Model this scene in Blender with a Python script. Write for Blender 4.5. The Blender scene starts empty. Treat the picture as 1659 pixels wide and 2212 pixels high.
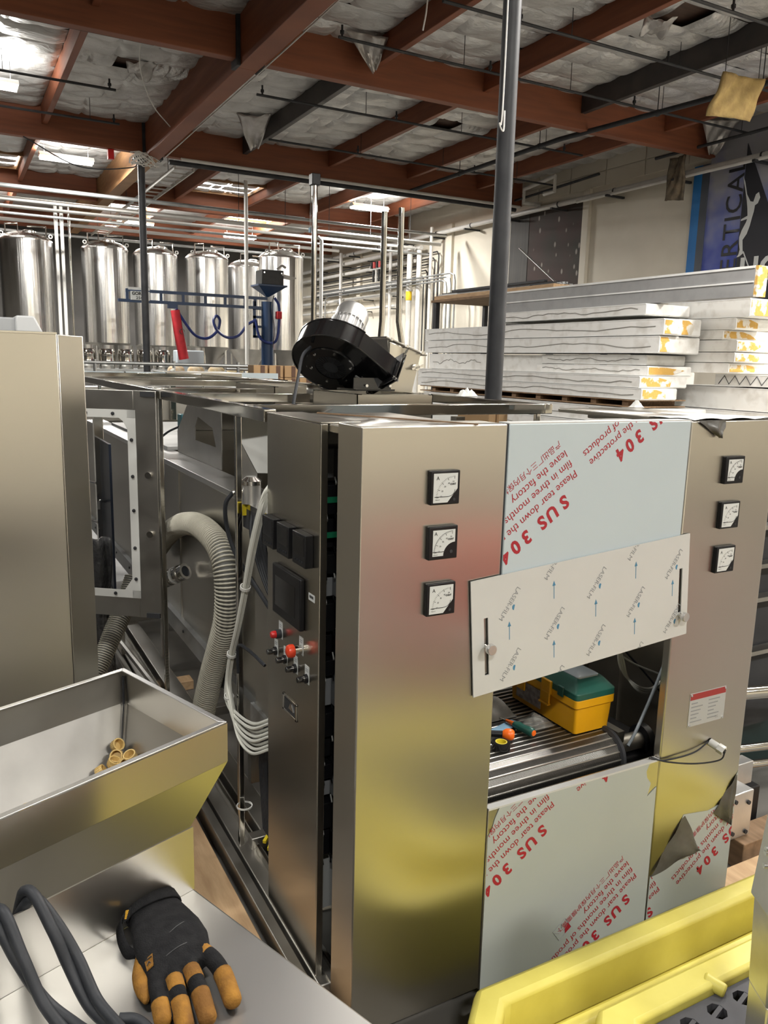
import bpy, bmesh, math, random
from mathutils import Vector, Matrix
random.seed(7)
SC = bpy.context.scene
COL = SC.collection
PI = math.pi

# ---------------------------------------------------------------- camera
YAW, PITCH, ROLL = math.radians(28.5), math.radians(10.6), math.radians(-1.43)
F = Vector((math.sin(YAW)*math.cos(PITCH), math.cos(YAW)*math.cos(PITCH), -math.sin(PITCH)))
R0 = Vector((math.cos(YAW), -math.sin(YAW), 0)); D0 = F.cross(R0)
RI = math.cos(ROLL)*R0 + math.sin(ROLL)*D0
DN = -math.sin(ROLL)*R0 + math.cos(ROLL)*D0
cam = bpy.data.objects.new('camera', bpy.data.cameras.new('camera'))
COL.objects.link(cam)
cam.matrix_world = Matrix(((RI.x, -DN.x, -F.x, 0), (RI.y, -DN.y, -F.y, 0), (RI.z, -DN.z, -F.z, 2.0), (0, 0, 0, 1)))
cam.data.sensor_fit = 'HORIZONTAL'; cam.data.sensor_width = 36; cam.data.lens = 36*1725/1659
cam.data.clip_start = 0.05; cam.data.clip_end = 200
SC.camera = cam

# ---------------------------------------------------------------- light and exposure
W = bpy.data.worlds.new('daylight'); SC.world = W; W.use_nodes = True
bg = W.node_tree.nodes['Background']; bg.inputs[0].default_value = (0.75, 0.85, 1, 1); bg.inputs[1].default_value = 1.0
SC.view_settings.view_transform = 'Standard'; SC.view_settings.look = 'None'
SC.view_settings.gamma = 1.0; SC.view_settings.use_curve_mapping = False
SC.view_settings.exposure = -0.3
LAMP_W = 300.0            # power of one twin fluorescent fixture
SC.cycles.max_bounces = 8; SC.cycles.diffuse_bounces = 4; SC.cycles.glossy_bounces = 5
SC.cycles.transmission_bounces = 4; SC.cycles.sample_clamp_indirect = 6.0
SC.cycles.caustics_reflective = False; SC.cycles.caustics_refractive = False

# ---------------------------------------------------------------- mesh helpers
ORG = {}
ORD = ['first','second','third','fourth','fifth','sixth','seventh','eighth','ninth','tenth','eleventh','twelfth','thirteenth','fourteenth']
def tag(o, label=None, cat=None, group=None, kind=None):
    if label: o['label'] = label
    if cat: o['category'] = cat
    if group: o['group'] = group
    if kind: o['kind'] = kind
    return o
def thing(name, label, cat, loc, rz=0.0, group=None, local=False, kind=None):
    """Empty at a thing's base. local=False: part coordinates are written in world space."""
    o = bpy.data.objects.new(name, None); COL.objects.link(o)
    o.empty_display_size = 0.05
    o.location = loc; o.rotation_euler = (0, 0, rz)
    ORG[o] = Vector((0, 0, 0)) if local else Vector(loc)
    return tag(o, label, cat, group, kind)
def perp(d):
    a = Vector((0, 0, 1)) if abs(d.z) < 0.9 else Vector((1, 0, 0))
    u = d.cross(a).normalized(); return u, d.cross(u).normalized()
class MB:
    def __init__(s): s.v = []; s.f = []
    def add(s, vs, fs):
        n = len(s.v); s.v += [Vector(p) for p in vs]; s.f += [[n+i for i in f] for f in fs]; return s
    def box(s, x0, y0, z0, x1, y1, z1):
        x0, x1 = min(x0, x1), max(x0, x1); y0, y1 = min(y0, y1), max(y0, y1); z0, z1 = min(z0, z1), max(z0, z1)
        return s.add([(x0,y0,z0),(x1,y0,z0),(x1,y1,z0),(x0,y1,z0),(x0,y0,z1),(x1,y0,z1),(x1,y1,z1),(x0,y1,z1)],
                     [(0,3,2,1),(4,5,6,7),(0,1,5,4),(1,2,6,5),(2,3,7,6),(3,0,4,7)])
    def hexa(s, b, t):      # bottom quad, top quad (both counter-clockwise seen from above)
        return s.add(list(b)+list(t), [(0,3,2,1),(4,5,6,7),(0,1,5,4),(1,2,6,5),(2,3,7,6),(3,0,4,7)])
    def prism(s, poly, vec):
        n = len(poly); vec = Vector(vec); p = [Vector(q) for q in poly]
        return s.add(p+[q+vec for q in p], [list(range(n))[::-1], [n+i for i in range(n)]]+[[i,(i+1)%n,n+(i+1)%n,n+i] for i in range(n)])
    def beam(s, a, b, w, h=None, up=(0,0,1)):   # rectangular bar from a to b
        a, b = Vector(a), Vector(b); h = h or w; d = (b-a).normalized(); up = Vector(up)
        u = d.cross(up)
        if u.length < 1e-4: u = d.cross(Vector((1,0,0)))
        u.normalize(); t = u.cross(d).normalized(); q = [(-w/2,-h/2),(w/2,-h/2),(w/2,h/2),(-w/2,h/2)]
        return s.prism([a+u*i+t*j for i, j in q], b-a)
    def cyl(s, a, b, r, r2=None, n=16, cap=True):
        a, b = Vector(a), Vector(b); r2 = r if r2 is None else r2
        u, w = perp((b-a).normalized()); vs = []
        for c, q in ((a, r), (b, r2)):
            vs += [c+(u*math.cos(2*PI*i/n)+w*math.sin(2*PI*i/n))*q for i in range(n)]
        fs = [[i, (i+1)%n, n+(i+1)%n, n+i] for i in range(n)]
        if cap: fs += [list(range(n))[::-1], [n+i for i in range(n)]]
        return s.add(vs, fs)
    def tube(s, pts, r, n=8, cap=True, closed=False):
        p = [Vector(q) for q in pts]; m = len(p); rr = r if isinstance(r, (list, tuple)) else [r]*m
        tn = []
        for i in range(m):
            if closed: t = p[(i+1)%m]-p[(i-1)%m]
            else: t = p[min(i+1, m-1)]-p[max(i-1, 0)]
            tn.append(t.normalized())
        u, w = perp(tn[0]); vs = []
        for i in range(m):
            u = (u-tn[i]*u.dot(tn[i])).normalized(); w = tn[i].cross(u)
            vs += [p[i]+(u*math.cos(2*PI*k/n)+w*math.sin(2*PI*k/n))*rr[i] for k in range(n)]
        fs = []
        for i in range(m if closed else m-1):
            j = (i+1) % m
            fs += [[i*n+k, i*n+(k+1)%n, j*n+(k+1)%n, j*n+k] for k in range(n)]
        if cap and not closed: fs += [list(range(n))[::-1], [(m-1)*n+k for k in range(n)]]
        return s.add(vs, fs)
    def lathe(s, prof, o=(0,0,0), axis=(0,0,1), n=24, cap=False):
        o = Vector(o); ax = Vector(axis).normalized(); u, w = perp(ax); vs = []; m = len(prof)
        for r, h in prof:
            vs += [o+ax*h+(u*math.cos(2*PI*k/n)+w*math.sin(2*PI*k/n))*max(r, 1e-5) for k in range(n)]
        fs = [[i*n+k, i*n+(k+1)%n, (i+1)*n+(k+1)%n, (i+1)*n+k] for i in range(m-1) for k in range(n)]
        if cap: fs += [list(range(n))[::-1], [(m-1)*n+k for k in range(n)]]
        return s.add(vs, fs)
    def grid(s, fn, nu, nv, thick=None):
        vs = [Vector(fn(i/nu, j/nv)) for j in range(nv+1) for i in range(nu+1)]
        fs = [[j*(nu+1)+i, j*(nu+1)+i+1, (j+1)*(nu+1)+i+1, (j+1)*(nu+1)+i] for j in range(nv) for i in range(nu)]
        return s.add(vs, fs)
    def xf(s, m):
        s.v = [m @ q for q in s.v]; return s
    def mesh(s, name):
        me = bpy.data.meshes.new(name); me.from_pydata([tuple(q) for q in s.v], [], s.f); return finish(me)
    def build(s, name, mat, parent=None, bev=0.0, solid=0.0, sub=0, smooth=40, fixn=True, flat=False):
        if parent is not None: org = ORG[parent]
        else:
            lo = [min(q[i] for q in s.v) for i in range(3)]; hi = [max(q[i] for q in s.v) for i in range(3)]
            org = Vector(((lo[0]+hi[0])/2, (lo[1]+hi[1])/2, lo[2]))
        me = bpy.data.meshes.new(name); me.from_pydata([tuple(q-org) for q in s.v], [], s.f)
        finish(me, smooth, fixn)
        if flat: me.polygons.foreach_set('use_smooth', [False]*len(me.polygons))
        return link(name, me, mat, parent, org, bev, solid, sub)
def finish(me, smooth=40, fixn=True):
    if fixn:
        bm = bmesh.new(); bm.from_mesh(me); bmesh.ops.recalc_face_normals(bm, faces=bm.faces); bm.to_mesh(me); bm.free()
    me.polygons.foreach_set('use_smooth', [True]*len(me.polygons))
    me.set_sharp_from_angle(angle=math.radians(smooth))
    me.update(); return me
def link(name, me, mat, parent, org, bev=0, solid=0, sub=0):
    if not me.materials: me.materials.append(mat)
    o = bpy.data.objects.new(name, me); COL.objects.link(o)
    if parent is not None: o.parent = parent
    else: o.location = org
    ORG[o] = org
    if solid:
        m = o.modifiers.new('thickness', 'SOLIDIFY'); m.thickness = solid; m.offset = 0
    if bev:
        m = o.modifiers.new('bevel', 'BEVEL'); m.width = bev; m.segments = 2; m.limit_method = 'ANGLE'; m.angle_limit = math.radians(40)
    if sub:
        m = o.modifiers.new('smooth', 'SUBSURF'); m.levels = sub; m.render_levels = sub
    return o
def kids(o): return [c for c in bpy.data.objects if c.parent == o]
def copy_tree(o, parent=None):
    c = o.copy(); COL.objects.link(c); ORG[c] = ORG[o]
    if parent is not None: c.parent = parent
    for ch in kids(o): copy_tree(ch, c)
    return c
def dup(root, loc, rz=None, label=None, group=None):
    c = copy_tree(root); c.location = loc
    if rz is not None: c.rotation_euler = (0, 0, rz)
    if label: c['label'] = label
    if group: c['group'] = group
    return c
def spline(pts, n=8):
    """Catmull-Rom through the points."""
    p = [Vector(q) for q in pts]; p = [p[0]*2-p[1]]+p+[p[-1]*2-p[-2]]; out = []
    for i in range(1, len(p)-2):
        for k in range(n):
            t = k/n; a, b, c, d = p[i-1], p[i], p[i+1], p[i+2]
            out.append(0.5*((2*b)+(c-a)*t+(2*a-5*b+4*c-d)*t*t+(3*b-a-3*c+d)*t**3))
    out.append(p[-2]); return out
def text_mesh(body, size, align='LEFT', bold=0.0, spacing=1.0, res=3):
    cu = bpy.data.curves.new('lettering', 'FONT'); cu.body = body; cu.size = size; cu.align_x = align
    cu.resolution_u = res; cu.offset = bold; cu.space_character = spacing; cu.fill_mode = 'FRONT'
    o = bpy.data.objects.new('lettering', cu); COL.objects.link(o)
    dg = bpy.context.evaluated_depsgraph_get(); dg.update()
    me = bpy.data.meshes.new_from_object(o.evaluated_get(dg))
    bpy.data.objects.remove(o); bpy.data.curves.remove(cu)
    me.materials.clear(); return me
def place_text(name, body, size, mat, parent, origin, xdir, ydir, align='LEFT', bold=0.0, spacing=1.0, clip=None, res=3):
    """Flat lettering laid on a surface; clip = list of (point, outward normal)."""
    me = text_mesh(body, size, align, bold, spacing, res)
    x, y = Vector(xdir).normalized(), Vector(ydir).normalized(); z = x.cross(y); o = Vector(origin)
    org = ORG[parent]; bm = bmesh.new(); bm.from_mesh(me)
    for v in bm.verts: v.co = o+x*v.co.x+y*v.co.y+z*v.co.z
    for p, n in (clip or []):
        g = bm.verts[:]+bm.edges[:]+bm.faces[:]
        bmesh.ops.bisect_plane(bm, geom=g, plane_co=p, plane_no=n, clear_outer=True)
    if not bm.faces: bm.free(); return None
    for v in bm.verts: v.co -= org
    bm.to_mesh(me); bm.free()
    return link(name, me, mat, parent, org)

# ---------------------------------------------------------------- materials
def mat(name, col, rough=0.5, metal=0.0, col2=None, ns=3.0, stretch=(1,1,1), bump=0.0, bs=20.0, rvar=0.0, alpha=None,
        trans=0.0, emit=0.0, spec=None, lo=0.35, hi=0.65, coat=0.0, detail=4.0, bstretch=None, ior=None, aniso=0.0, arot=0.0, bdist=.02):
    m = bpy.data.materials.new(name); m.use_nodes = True; nt = m.node_tree; b = nt.nodes['Principled BSDF']
    def c4(c): return (c[0], c[1], c[2], 1)
    b.inputs['Base Color'].default_value = c4(col); b.inputs['Roughness'].default_value = rough; b.inputs['Metallic'].default_value = metal
    if spec is not None: b.inputs['Specular IOR Level'].default_value = spec
    if trans: b.inputs['Transmission Weight'].default_value = trans
    if ior: b.inputs['IOR'].default_value = ior
    if alpha is not None: b.inputs['Alpha'].default_value = alpha
    if coat: b.inputs['Coat Weight'].default_value = coat; b.inputs['Coat Roughness'].default_value = 0.1
    if emit: b.inputs['Emission Color'].default_value = c4(col); b.inputs['Emission Strength'].default_value = emit
    if aniso:
        b.inputs['Anisotropic'].default_value = aniso; b.inputs['Anisotropic Rotation'].default_value = arot
        tg = nt.nodes.new('ShaderNodeTangent'); tg.direction_type = 'RADIAL'; tg.axis = 'Z'; nt.links.new(tg.outputs[0], b.inputs['Tangent'])
    tc = None
    def mapped(st):
        nonlocal tc
        if tc is None: tc = nt.nodes.new('ShaderNodeTexCoord')
        mp = nt.nodes.new('ShaderNodeMapping'); mp.inputs['Scale'].default_value = st
        nt.links.new(tc.outputs['Object'], mp.inputs['Vector']); return mp.outputs['Vector']
    def noise(sc, st, det=detail):
        n = nt.nodes.new('ShaderNodeTexNoise'); n.inputs['Scale'].default_value = sc; n.inputs['Detail'].default_value = det
        nt.links.new(mapped(st), n.inputs['Vector']); return n.outputs['Fac']
    if col2 is not None:
        r = nt.nodes.new('ShaderNodeValToRGB'); e = r.color_ramp.elements
        e[0].position = lo; e[0].color = c4(col); e[1].position = hi; e[1].color = c4(col2)
        nt.links.new(noise(ns, stretch), r.inputs['Fac']); nt.links.new(r.outputs['Color'], b.inputs['Base Color'])
    if rvar:
        mr = nt.nodes.new('ShaderNodeMapRange'); mr.inputs['From Min'].default_value = 0.3; mr.inputs['From Max'].default_value = 0.7
        mr.inputs['To Min'].default_value = max(0.02, rough-rvar); mr.inputs['To Max'].default_value = rough+rvar
        nt.links.new(noise(ns*1.7, stretch), mr.inputs['Value']); nt.links.new(mr.outputs['Result'], b.inputs['Roughness'])
    if bump:
        bp = nt.nodes.new('ShaderNodeBump'); bp.inputs['Strength'].default_value = bump; bp.inputs['Distance'].default_value = bdist
        nt.links.new(noise(bs, bstretch or stretch), bp.inputs['Height']); nt.links.new(bp.outputs['Normal'], b.inputs['Normal'])
    return m
steel     = mat('brushed stainless steel', (.66,.635,.585), .30, 1, (.60,.575,.525), 2.2, aniso=.75, lo=.2, hi=.8, detail=1.5)
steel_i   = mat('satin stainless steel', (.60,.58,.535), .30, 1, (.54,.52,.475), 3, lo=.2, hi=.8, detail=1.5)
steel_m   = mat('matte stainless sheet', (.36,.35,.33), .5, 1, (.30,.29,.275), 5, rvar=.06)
steel_b   = mat('conveyor wire steel', (.30,.29,.275), .3, 1)
steel_c   = mat('shade-toned console steel', (.56,.53,.475), .24, 1, (.50,.475,.425), 2.2, aniso=.4, lo=.2, hi=.8, detail=1.5)  # same brushed steel, base darkened to stand for the console's dark reflections
steel_d   = mat('dull stainless steel', (.50,.485,.455), .36, 1, (.42,.41,.385), 3, rvar=.07, bump=.02, bs=40)
steel_p   = mat('polished stainless steel', (.66,.64,.60), .10, 1, (.60,.58,.54), 4, rvar=.04)
steel_t   = mat('tank stainless steel', (.92,.91,.89), .20, 1, (.86,.85,.83), 1.5, rvar=.05, stretch=(3,3,.2), bump=.50, bs=4.5, bstretch=(3,3,.05))
steel_w   = mat('worn steel top', (.72,.72,.72), .34, 1, (.62,.62,.62), 4, lo=.2, hi=.8, detail=2)
alu       = mat('cast aluminium', (.72,.72,.72), .34, .9, (.62,.62,.62), 8, bump=.03, bs=60)
chrome    = mat('chrome', (.8,.8,.8), .12, 1)
galv      = mat('galvanised pipe', (.45,.46,.46), .38, .8, (.36,.37,.37), 6)
dark_m    = mat('dark steel', (.030,.031,.035), .55, 0, (.045,.046,.05), 5, spec=.3)
black     = mat('black plastic', (.007,.007,.009), .38, 0, (.012,.012,.013), 12, spec=.3)
black_g   = mat('black gloss enamel', (.008,.008,.009), .12, 0, coat=.6)
rubber    = mat('black rubber', (.016,.018,.022), .55, 0, (.026,.028,.033), 20, bump=.05, bs=80, spec=.3)
film_b    = mat('pale blue protective film', (.50,.57,.60), .38, 0, (.47,.54,.575), 2, rvar=.05)
film_g    = mat('pale grey green protective film', (.42,.45,.435), .40, 0, (.39,.42,.405), 2, rvar=.05)
film_w    = mat('white laser film', (.58,.58,.565), .45, 0, (.55,.55,.535), 3)
ink_red   = mat('red ink', (.36,.018,.03), .5)
ink_blue  = mat('blue ink', (.07,.22,.36), .5)
ink_grey  = mat('grey ink', (.25,.26,.27), .5)
ink_black = mat('black ink', (.015,.015,.016), .5)
white_p   = mat('white plastic', (.72,.72,.69), .4)
white_pipe= mat('white pipe', (.74,.73,.70), .4, 0, (.66,.65,.62), 4)
red_p     = mat('red plastic', (.55,.02,.02), .3)
orange_p  = mat('orange plastic', (.95,.16,.01), .35)
yellow_b  = mat('toolbox yellow plastic', (.85,.42,.008), .38, 0, (.80,.39,.008), 9)
green_b   = mat('dark green plastic', (.012,.085,.065), .36, 0, (.015,.10,.075), 9)
clear_p   = mat('frosted clear plastic', (.50,.56,.60), .3, 0, alpha=.85)
glass     = mat('clear acrylic', (.02,.022,.024), .03, 0, alpha=.12, spec=.6)
yellow_p  = mat('yellow spill pallet plastic', (.68,.60,.13), .48, 0, (.58,.50,.09), 5, bump=.05, bs=25, lo=.4, hi=.7)
grate_m   = mat('black grating plastic', (.045,.045,.052), .6, 0, (.065,.065,.074), 8, spec=.3)
glulam    = mat('stained glulam timber', (.28,.090,.038), .6, 0, (.19,.060,.028), 1.6, stretch=(.5,.5,7), bump=.03, bs=10, lo=.3, hi=.7)
glulam_l  = mat('pale timber', (.36,.20,.09), .6, 0, (.27,.14,.06), 2, stretch=(1,1,8))  # skylight curbs, and the far beam length with its lit tone painted in
glulam_d  = mat('dark painted steel purlin', (.045,.04,.04), .5, 0, (.07,.06,.055), 3)
foil      = mat('foil faced insulation', (.74,.735,.72), .40, .40, (.56,.555,.54), 1.7, rvar=.12, bump=1.0, bs=4.0, bstretch=(1,2.6,1), bdist=.05)
foil_b    = mat('torn foil', (.58,.56,.54), .35, .5, (.42,.40,.38), 5, bump=.5, bs=8)
deck_m    = mat('plywood roof deck', (.10,.055,.035), .8, 0, (.06,.035,.025), 2, stretch=(1,6,1))
batt_y    = mat('yellow glass wool', (.50,.36,.14), .9, 0, (.36,.25,.10), 6, bump=.6, bs=20)
batt_d    = mat('grimy glass wool', (.24,.19,.13), .95, 0, (.10,.085,.065), 5, bump=.6, bs=20)
wall_m    = mat('painted tilt-up concrete', (.74,.69,.59), .75, 0, (.67,.62,.52), .9, bump=.03, bs=12)
wall_l    = mat('cream painted wall', (.80,.74,.60), .75, 0, (.74,.68,.55), .8)
conc      = mat('concrete floor', (.17,.16,.145), .5, 0, (.11,.105,.095), 1.3, rvar=.1, bump=.03, bs=15)
wood      = mat('pallet timber', (.62,.42,.24), .7, 0, (.48,.31,.17), 5, stretch=(6,1,6), bump=.05, bs=30)
wood_d    = mat('weathered timber', (.30,.19,.11), .8, 0, (.2,.125,.07), 5, stretch=(6,1,6))
board_m   = mat('cardboard', (.42,.27,.14), .8, 0, (.38,.24,.12), 4)
panel_w   = mat('white panel skin', (.84,.84,.82), .45, 0, (.64,.63,.60), 2.5, lo=.45, hi=.75)
panel_e   = mat('grubby white panel edge', (.84,.83,.80), .6, 0, (.60,.57,.52), 5, lo=.5, hi=.78)
panel_g   = mat('grey panel skin', (.30,.30,.30), .5, 0, (.24,.24,.24), 5, lo=.45, hi=.8)
foam      = mat('yellowed foam core', (.60,.36,.09), .9, 0, (.74,.70,.62), 6, lo=.50, hi=.56, bump=.4, bs=30)
blue_c    = mat('blue crane paint', (.007,.030,.085), .4)
blue_h    = mat('blue hose', (.008,.02,.12), .4)
red_c     = mat('red canvas', (.50,.02,.03), .7, 0, (.40,.015,.022), 9)
pvc       = mat('ribbed hose', (.66,.63,.53), .45, 0, (.56,.53,.44), 3)
pvc_d     = mat('hose groove', (.10,.10,.092), .5)
cable_w   = mat('white cable', (.66,.66,.60), .4)
cap_m     = mat('tan bottle cap', (.62,.44,.17), .4, 0, (.54,.37,.13), 30)
glove_k   = mat('black glove fabric', (.008,.008,.009), .9, 0, (.014,.014,.015), 60, spec=.15, bump=.3, bs=400)
glove_t   = mat('tan suede', (.30,.145,.025), .85, 0, (.15,.07,.018), 25, spec=.2, bump=.2, bs=200)
teal      = mat('teal motor paint', (.012,.09,.11), .4)
grey_p    = mat('grey plastic', (.30,.31,.32), .45)
label_w   = mat('white label', (.62,.64,.63), .5)
tag_m     = mat('silver tag', (.52,.53,.53), .35, .4)
lamp_on   = mat('lit fluorescent tube', (1,.97,.9), .5, emit=14)
sky_on    = mat('lit skylight panel', (1,.98,.92), .5, emit=9)
# ================================================================ the building
XL, XR, YN, YF, ZR = -9.0, 13.85, -8.0, 34.0, 6.92
def struct(name, mb, m, label, cat=None, **k):
    return tag(mb.build(name, m, **k), label, cat, kind='structure')
struct('floor', MB().box(XL,YN,-.12,XR,YF,0), conc, 'grey stained concrete warehouse floor')
wr = struct('wall_right', MB().box(XR,YN,0,XR+.2,YF,7.1), wall_m, 'cream painted concrete wall behind the stacked panels')
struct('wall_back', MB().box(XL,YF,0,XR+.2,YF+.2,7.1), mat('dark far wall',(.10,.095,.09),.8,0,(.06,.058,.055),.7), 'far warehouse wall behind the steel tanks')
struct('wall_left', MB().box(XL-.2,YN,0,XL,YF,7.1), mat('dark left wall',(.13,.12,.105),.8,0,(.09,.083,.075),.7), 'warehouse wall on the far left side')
struct('wall_front', MB().box(XL,YN-.2,0,XR+.2,YN,7.1), wall_l, 'cream warehouse wall behind the photographer')
ceil = struct('ceiling', MB().box(XL,YN,ZR,XR,YF,ZR+.15), deck_m, 'timber roof deck lined with silver foil insulation')
# wall joints, pilasters and courses of block above
for i, (y, w) in enumerate(((15.55,.22),(21.6,.3),(27.8,.3),(9.0,.25))):
    MB().box(XR-.10,y-w/2,0,XR,y+w/2,6.2).build('pilaster', wall_m, wr, bev=.01)
for i in range(9):
    y = 7.7+i*1.22
    for k in range(2):
        MB().box(XR-.03,y+(k%2)*.0+.01,6.2+k*.33+.01,XR,y+1.20,6.2+(k+1)*.33-.005).build('block', wall_m, wr, bev=.006)
# foil faced batts between the purlins
PX = [-2.14+2.07*i for i in range(8)]           # purlin lines
PX = [-2.14,-.07,2.0,4.1,6.12,8.2,10.32,12.4]
def batt_mesh(k):
    rnd = random.Random(k); a = [rnd.uniform(-.012,.012) for _ in range(9)]
    def fn(u, v):
        x = (u-.5)*2.02; y = (v-.5)*.588
        e = max(0, 1-abs(2*v-1)**4)*max(.15, 1-abs(2*u-1)**14)*(1-.55*math.exp(-((u-.33-.05*k)/.018)**2)-.45*math.exp(-((u-.74+.04*k)/.015)**2))
        z = -.085*e + 1.6*a[0]*math.sin(7*u+a[1]*300)*e + a[2]*math.sin(13*u+5*v)*e + a[3]*1.3*math.sin(24*u+9*v+a[4]*200)*e
        y += .012*math.sin(9*u+k)*(1 if v > .5 else .4)
        return (x, y, z)
    m = MB().grid(fn, 40, 10).mesh('insulation_batt'); m.materials.append(foil); return m
BM = [batt_mesh(k) for k in range(6)]
HOLES = [(3.2,14.6),(9.3,8.75),(9.4,14.8)]
nb = 0
for bi in range(len(PX)):
    x0 = PX[bi]; x1 = PX[bi+1] if bi+1 < len(PX) else XR
    for j in range(52):
        y = 3.3+.61*j
        xc = (x0+x1)/2
        hole = any(abs(hx-xc) < 1.04 and abs(hy-y) < .31 for hx, hy in HOLES)
        # built for the part of the roof between the first purlin line and the right wall, up to the third girder
        if y > 24.4 or y < 5.2 or xc < -1.5: continue
        wd = x1-x0-.09
        for cx, f in (((xc-wd*.315, .37), (xc+wd*.33, .34)) if hole else ((xc, 1.0),)):
            o = bpy.data.objects.new('insulation_batt', BM[(bi*3+j*5) % 6]); COL.objects.link(o); o.parent = ceil
            o.location = Vector((cx, y, 6.84-.004*((bi+j) % 3)))-ORG[ceil]; o.scale = (wd*f/2.02, 1, 1)
            if (bi+j) % 2: o.rotation_euler = (0, 0, PI)
            nb += 1
far = MB()
far.grid(lambda u, v: (XL+(XR-XL)*u, 24.6+9.4*v, 6.84-.05*abs(math.sin(v*15.4*PI))), 4, 62)
tag(far.build('insulation_lining', foil, ceil), kind='stuff')
near = MB().grid(lambda u, v: (XL+(XR-XL)*u, YN+.1+12.9*v, 6.84-.05*abs(math.sin(v*21*PI))), 4, 84)
near.build('roof_lining', foil, ceil)
MB().grid(lambda u, v: (XL+(PX[0]-XL)*u, 5+19.4*v, 6.84-.05*abs(math.sin(v*32*PI))), 2, 128).build('roof_lining', foil, ceil)
# beams: girders along x, one heavy girder along y, purlins between
def timber(name, a, b, w, h, label, cat, m=glulam, group=None):
    o = MB().beam(a, b, w, h).build(name, m, bev=.008)
    return tag(o, label, cat, group, 'structure')
GY = {5.9:'nearest', 12.0:'first', 18.25:'second', 24.4:'third', 30.5:'fourth'}
for y, nm in GY.items():
    timber('roof_girder', (XL,y,6.51), (3.94,y,6.51), .17, .62, 'reddish glulam roof girder, %s row, left of the heavy beam' % nm, 'beam')
    timber('roof_girder', (4.26,y,6.51), (XR,y,6.51), .17, .62, 'reddish glulam roof girder, %s row, running to the right wall' % nm, 'beam')
for y0, y1, nm in ((-2,12,'nearest'),(12,18.25,'middle'),(18.25,30.5,'far')):
    timber('heavy_beam', (4.1,y0,6.46), (4.1,y1,6.46), .30, .70, 'heavy glulam beam carrying the girders, %s length' % nm, 'beam', glulam if nm != 'far' else glulam_l)  # far length paler: the light on it is put into the timber colour
for y in (12.0, 18.25):
    for sx in (-1, 1):
        tag(MB().box(4.1+sx*.15,y-.13,6.10,4.1+sx*.21,y+.13,6.78).build('beam_hanger', dark_m, bev=.006),
            'dark steel beam hanger on the %s side of the heavy beam at the %s girder' % ('left' if sx < 0 else 'right', GY[y]), 'bracket')
for i, x in enumerate(PX):
    for y0, y1, nm in ((-2,5.9,'nearest'),(5.9,12,'front'),(12,18.25,'middle'),(18.25,24.4,'rear'),(24.4,30.5,'farthest')):
        if abs(x-4.1) < .2: continue
        dk = (i, nm) in ((4,'middle'),(6,'front'))
        timber('roof_purlin', (x,y0+.09,6.645), (x,y1-.09,6.645), .105, .36,
               '%s roof purlin in the %s bay, line %d from the left' % ('dark grey' if dk else 'red-brown timber', nm, i+1), 'purlin', glulam_d if dk else glulam)
# torn places in the lining
def flap(pts, m, label, cat='insulation', t=.004, seed=0):
    rnd = random.Random(seed); a, b, c, d = [Vector(q) for q in pts]; n = (b-a).cross(d-a).normalized()
    o = MB().grid(lambda u, v: a*(1-u)*(1-v)+b*u*(1-v)+c*u*v+d*(1-u)*v + n*(.05*math.sin(5*u+seed)*math.sin(4*v+1)+.02*math.sin(17*u+9*v)), 12, 12)
    return tag(o.build('hanging_insulation' if m is not foil_b else 'foil_flap', m, solid=t), label, cat)
flap([(5.45,11.55,6.74),(6.06,11.40,6.74),(6.05,11.72,6.36),(5.98,11.74,6.33)], foil_b, 'torn silver foil flap hanging beside the first girder', seed=1)
flap([(5.35,16.4,6.75),(5.95,16.0,6.75),(6.0,16.9,6.32),(5.85,17.0,6.30)], foil_b, 'torn foil flap hanging beside the dark middle purlin', seed=2)
flap([(13.0,11.6,6.72),(13.7,11.3,6.72),(13.62,11.75,6.20),(13.5,11.8,6.18)], foil_b, 'foil flap hanging by the girder end at the right wall', seed=3)
flap([(2.85,14.35,6.70),(3.35,14.35,6.70),(3.3,14.75,6.57),(2.95,14.7,6.58)], foil_b, 'loose foil over the hole left of the heavy beam', seed=4)
flap([(8.7,8.9,6.69),(9.0,8.6,6.69),(9.2,9.05,6.58),(8.8,9.1,6.60)], foil_b, 'loose foil at the hole near the right end of the front bay', seed=8)
flap([(9.78,8.45,6.10),(10.62,8.45,6.14),(10.58,8.55,5.60),(9.72,8.55,5.55)], batt_y, 'yellow glass wool batt hanging from the roof at upper right', t=.05, seed=5)
flap([(13.32,12.62,6.25),(13.36,12.22,6.25),(13.38,12.28,5.40),(13.34,12.68,5.44)], batt_d, 'grimy brown glass wool strip hanging over the white wall pipe', t=.05, seed=6)
yb = thing('wire_hanger', 'thin wire holding the yellow glass wool batt', 'wire', (10.2,8.45,6.1))
for x in (9.85,10.55): MB().cyl((x,8.46,6.08),(x,8.46,6.85),.006,n=5).build('strand', dark_m, yb)
flap([(12.3,17.0,6.7),(12.6,16.8,6.7),(12.55,17.0,6.1),(12.35,17.1,6.15)], batt_d, 'dark glass wool strip hanging above the brown mural', t=.04, seed=7)
# steel columns
def column(x, y, r, label):
    t = thing('steel_column', label, 'column', (x,y,0), kind='structure')
    MB().cyl((x,y,.02),(x,y,6.12),r,n=28).build('shaft', dark_m, t)
    MB().box(x-.16,y-.16,0,x+.16,y+.16,.02).build('base_plate', dark_m, t)
    MB().box(x-.15,y-.2,6.09,x+.15,y+.2,6.108).build('cap_plate', dark_m, t)
    return t
column(4.04, 5.56, .072, 'thick dark steel column standing behind the machine')
column(3.87, 18.25, .075, 'dark steel column in front of the tanks under the beam crossing')
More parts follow.
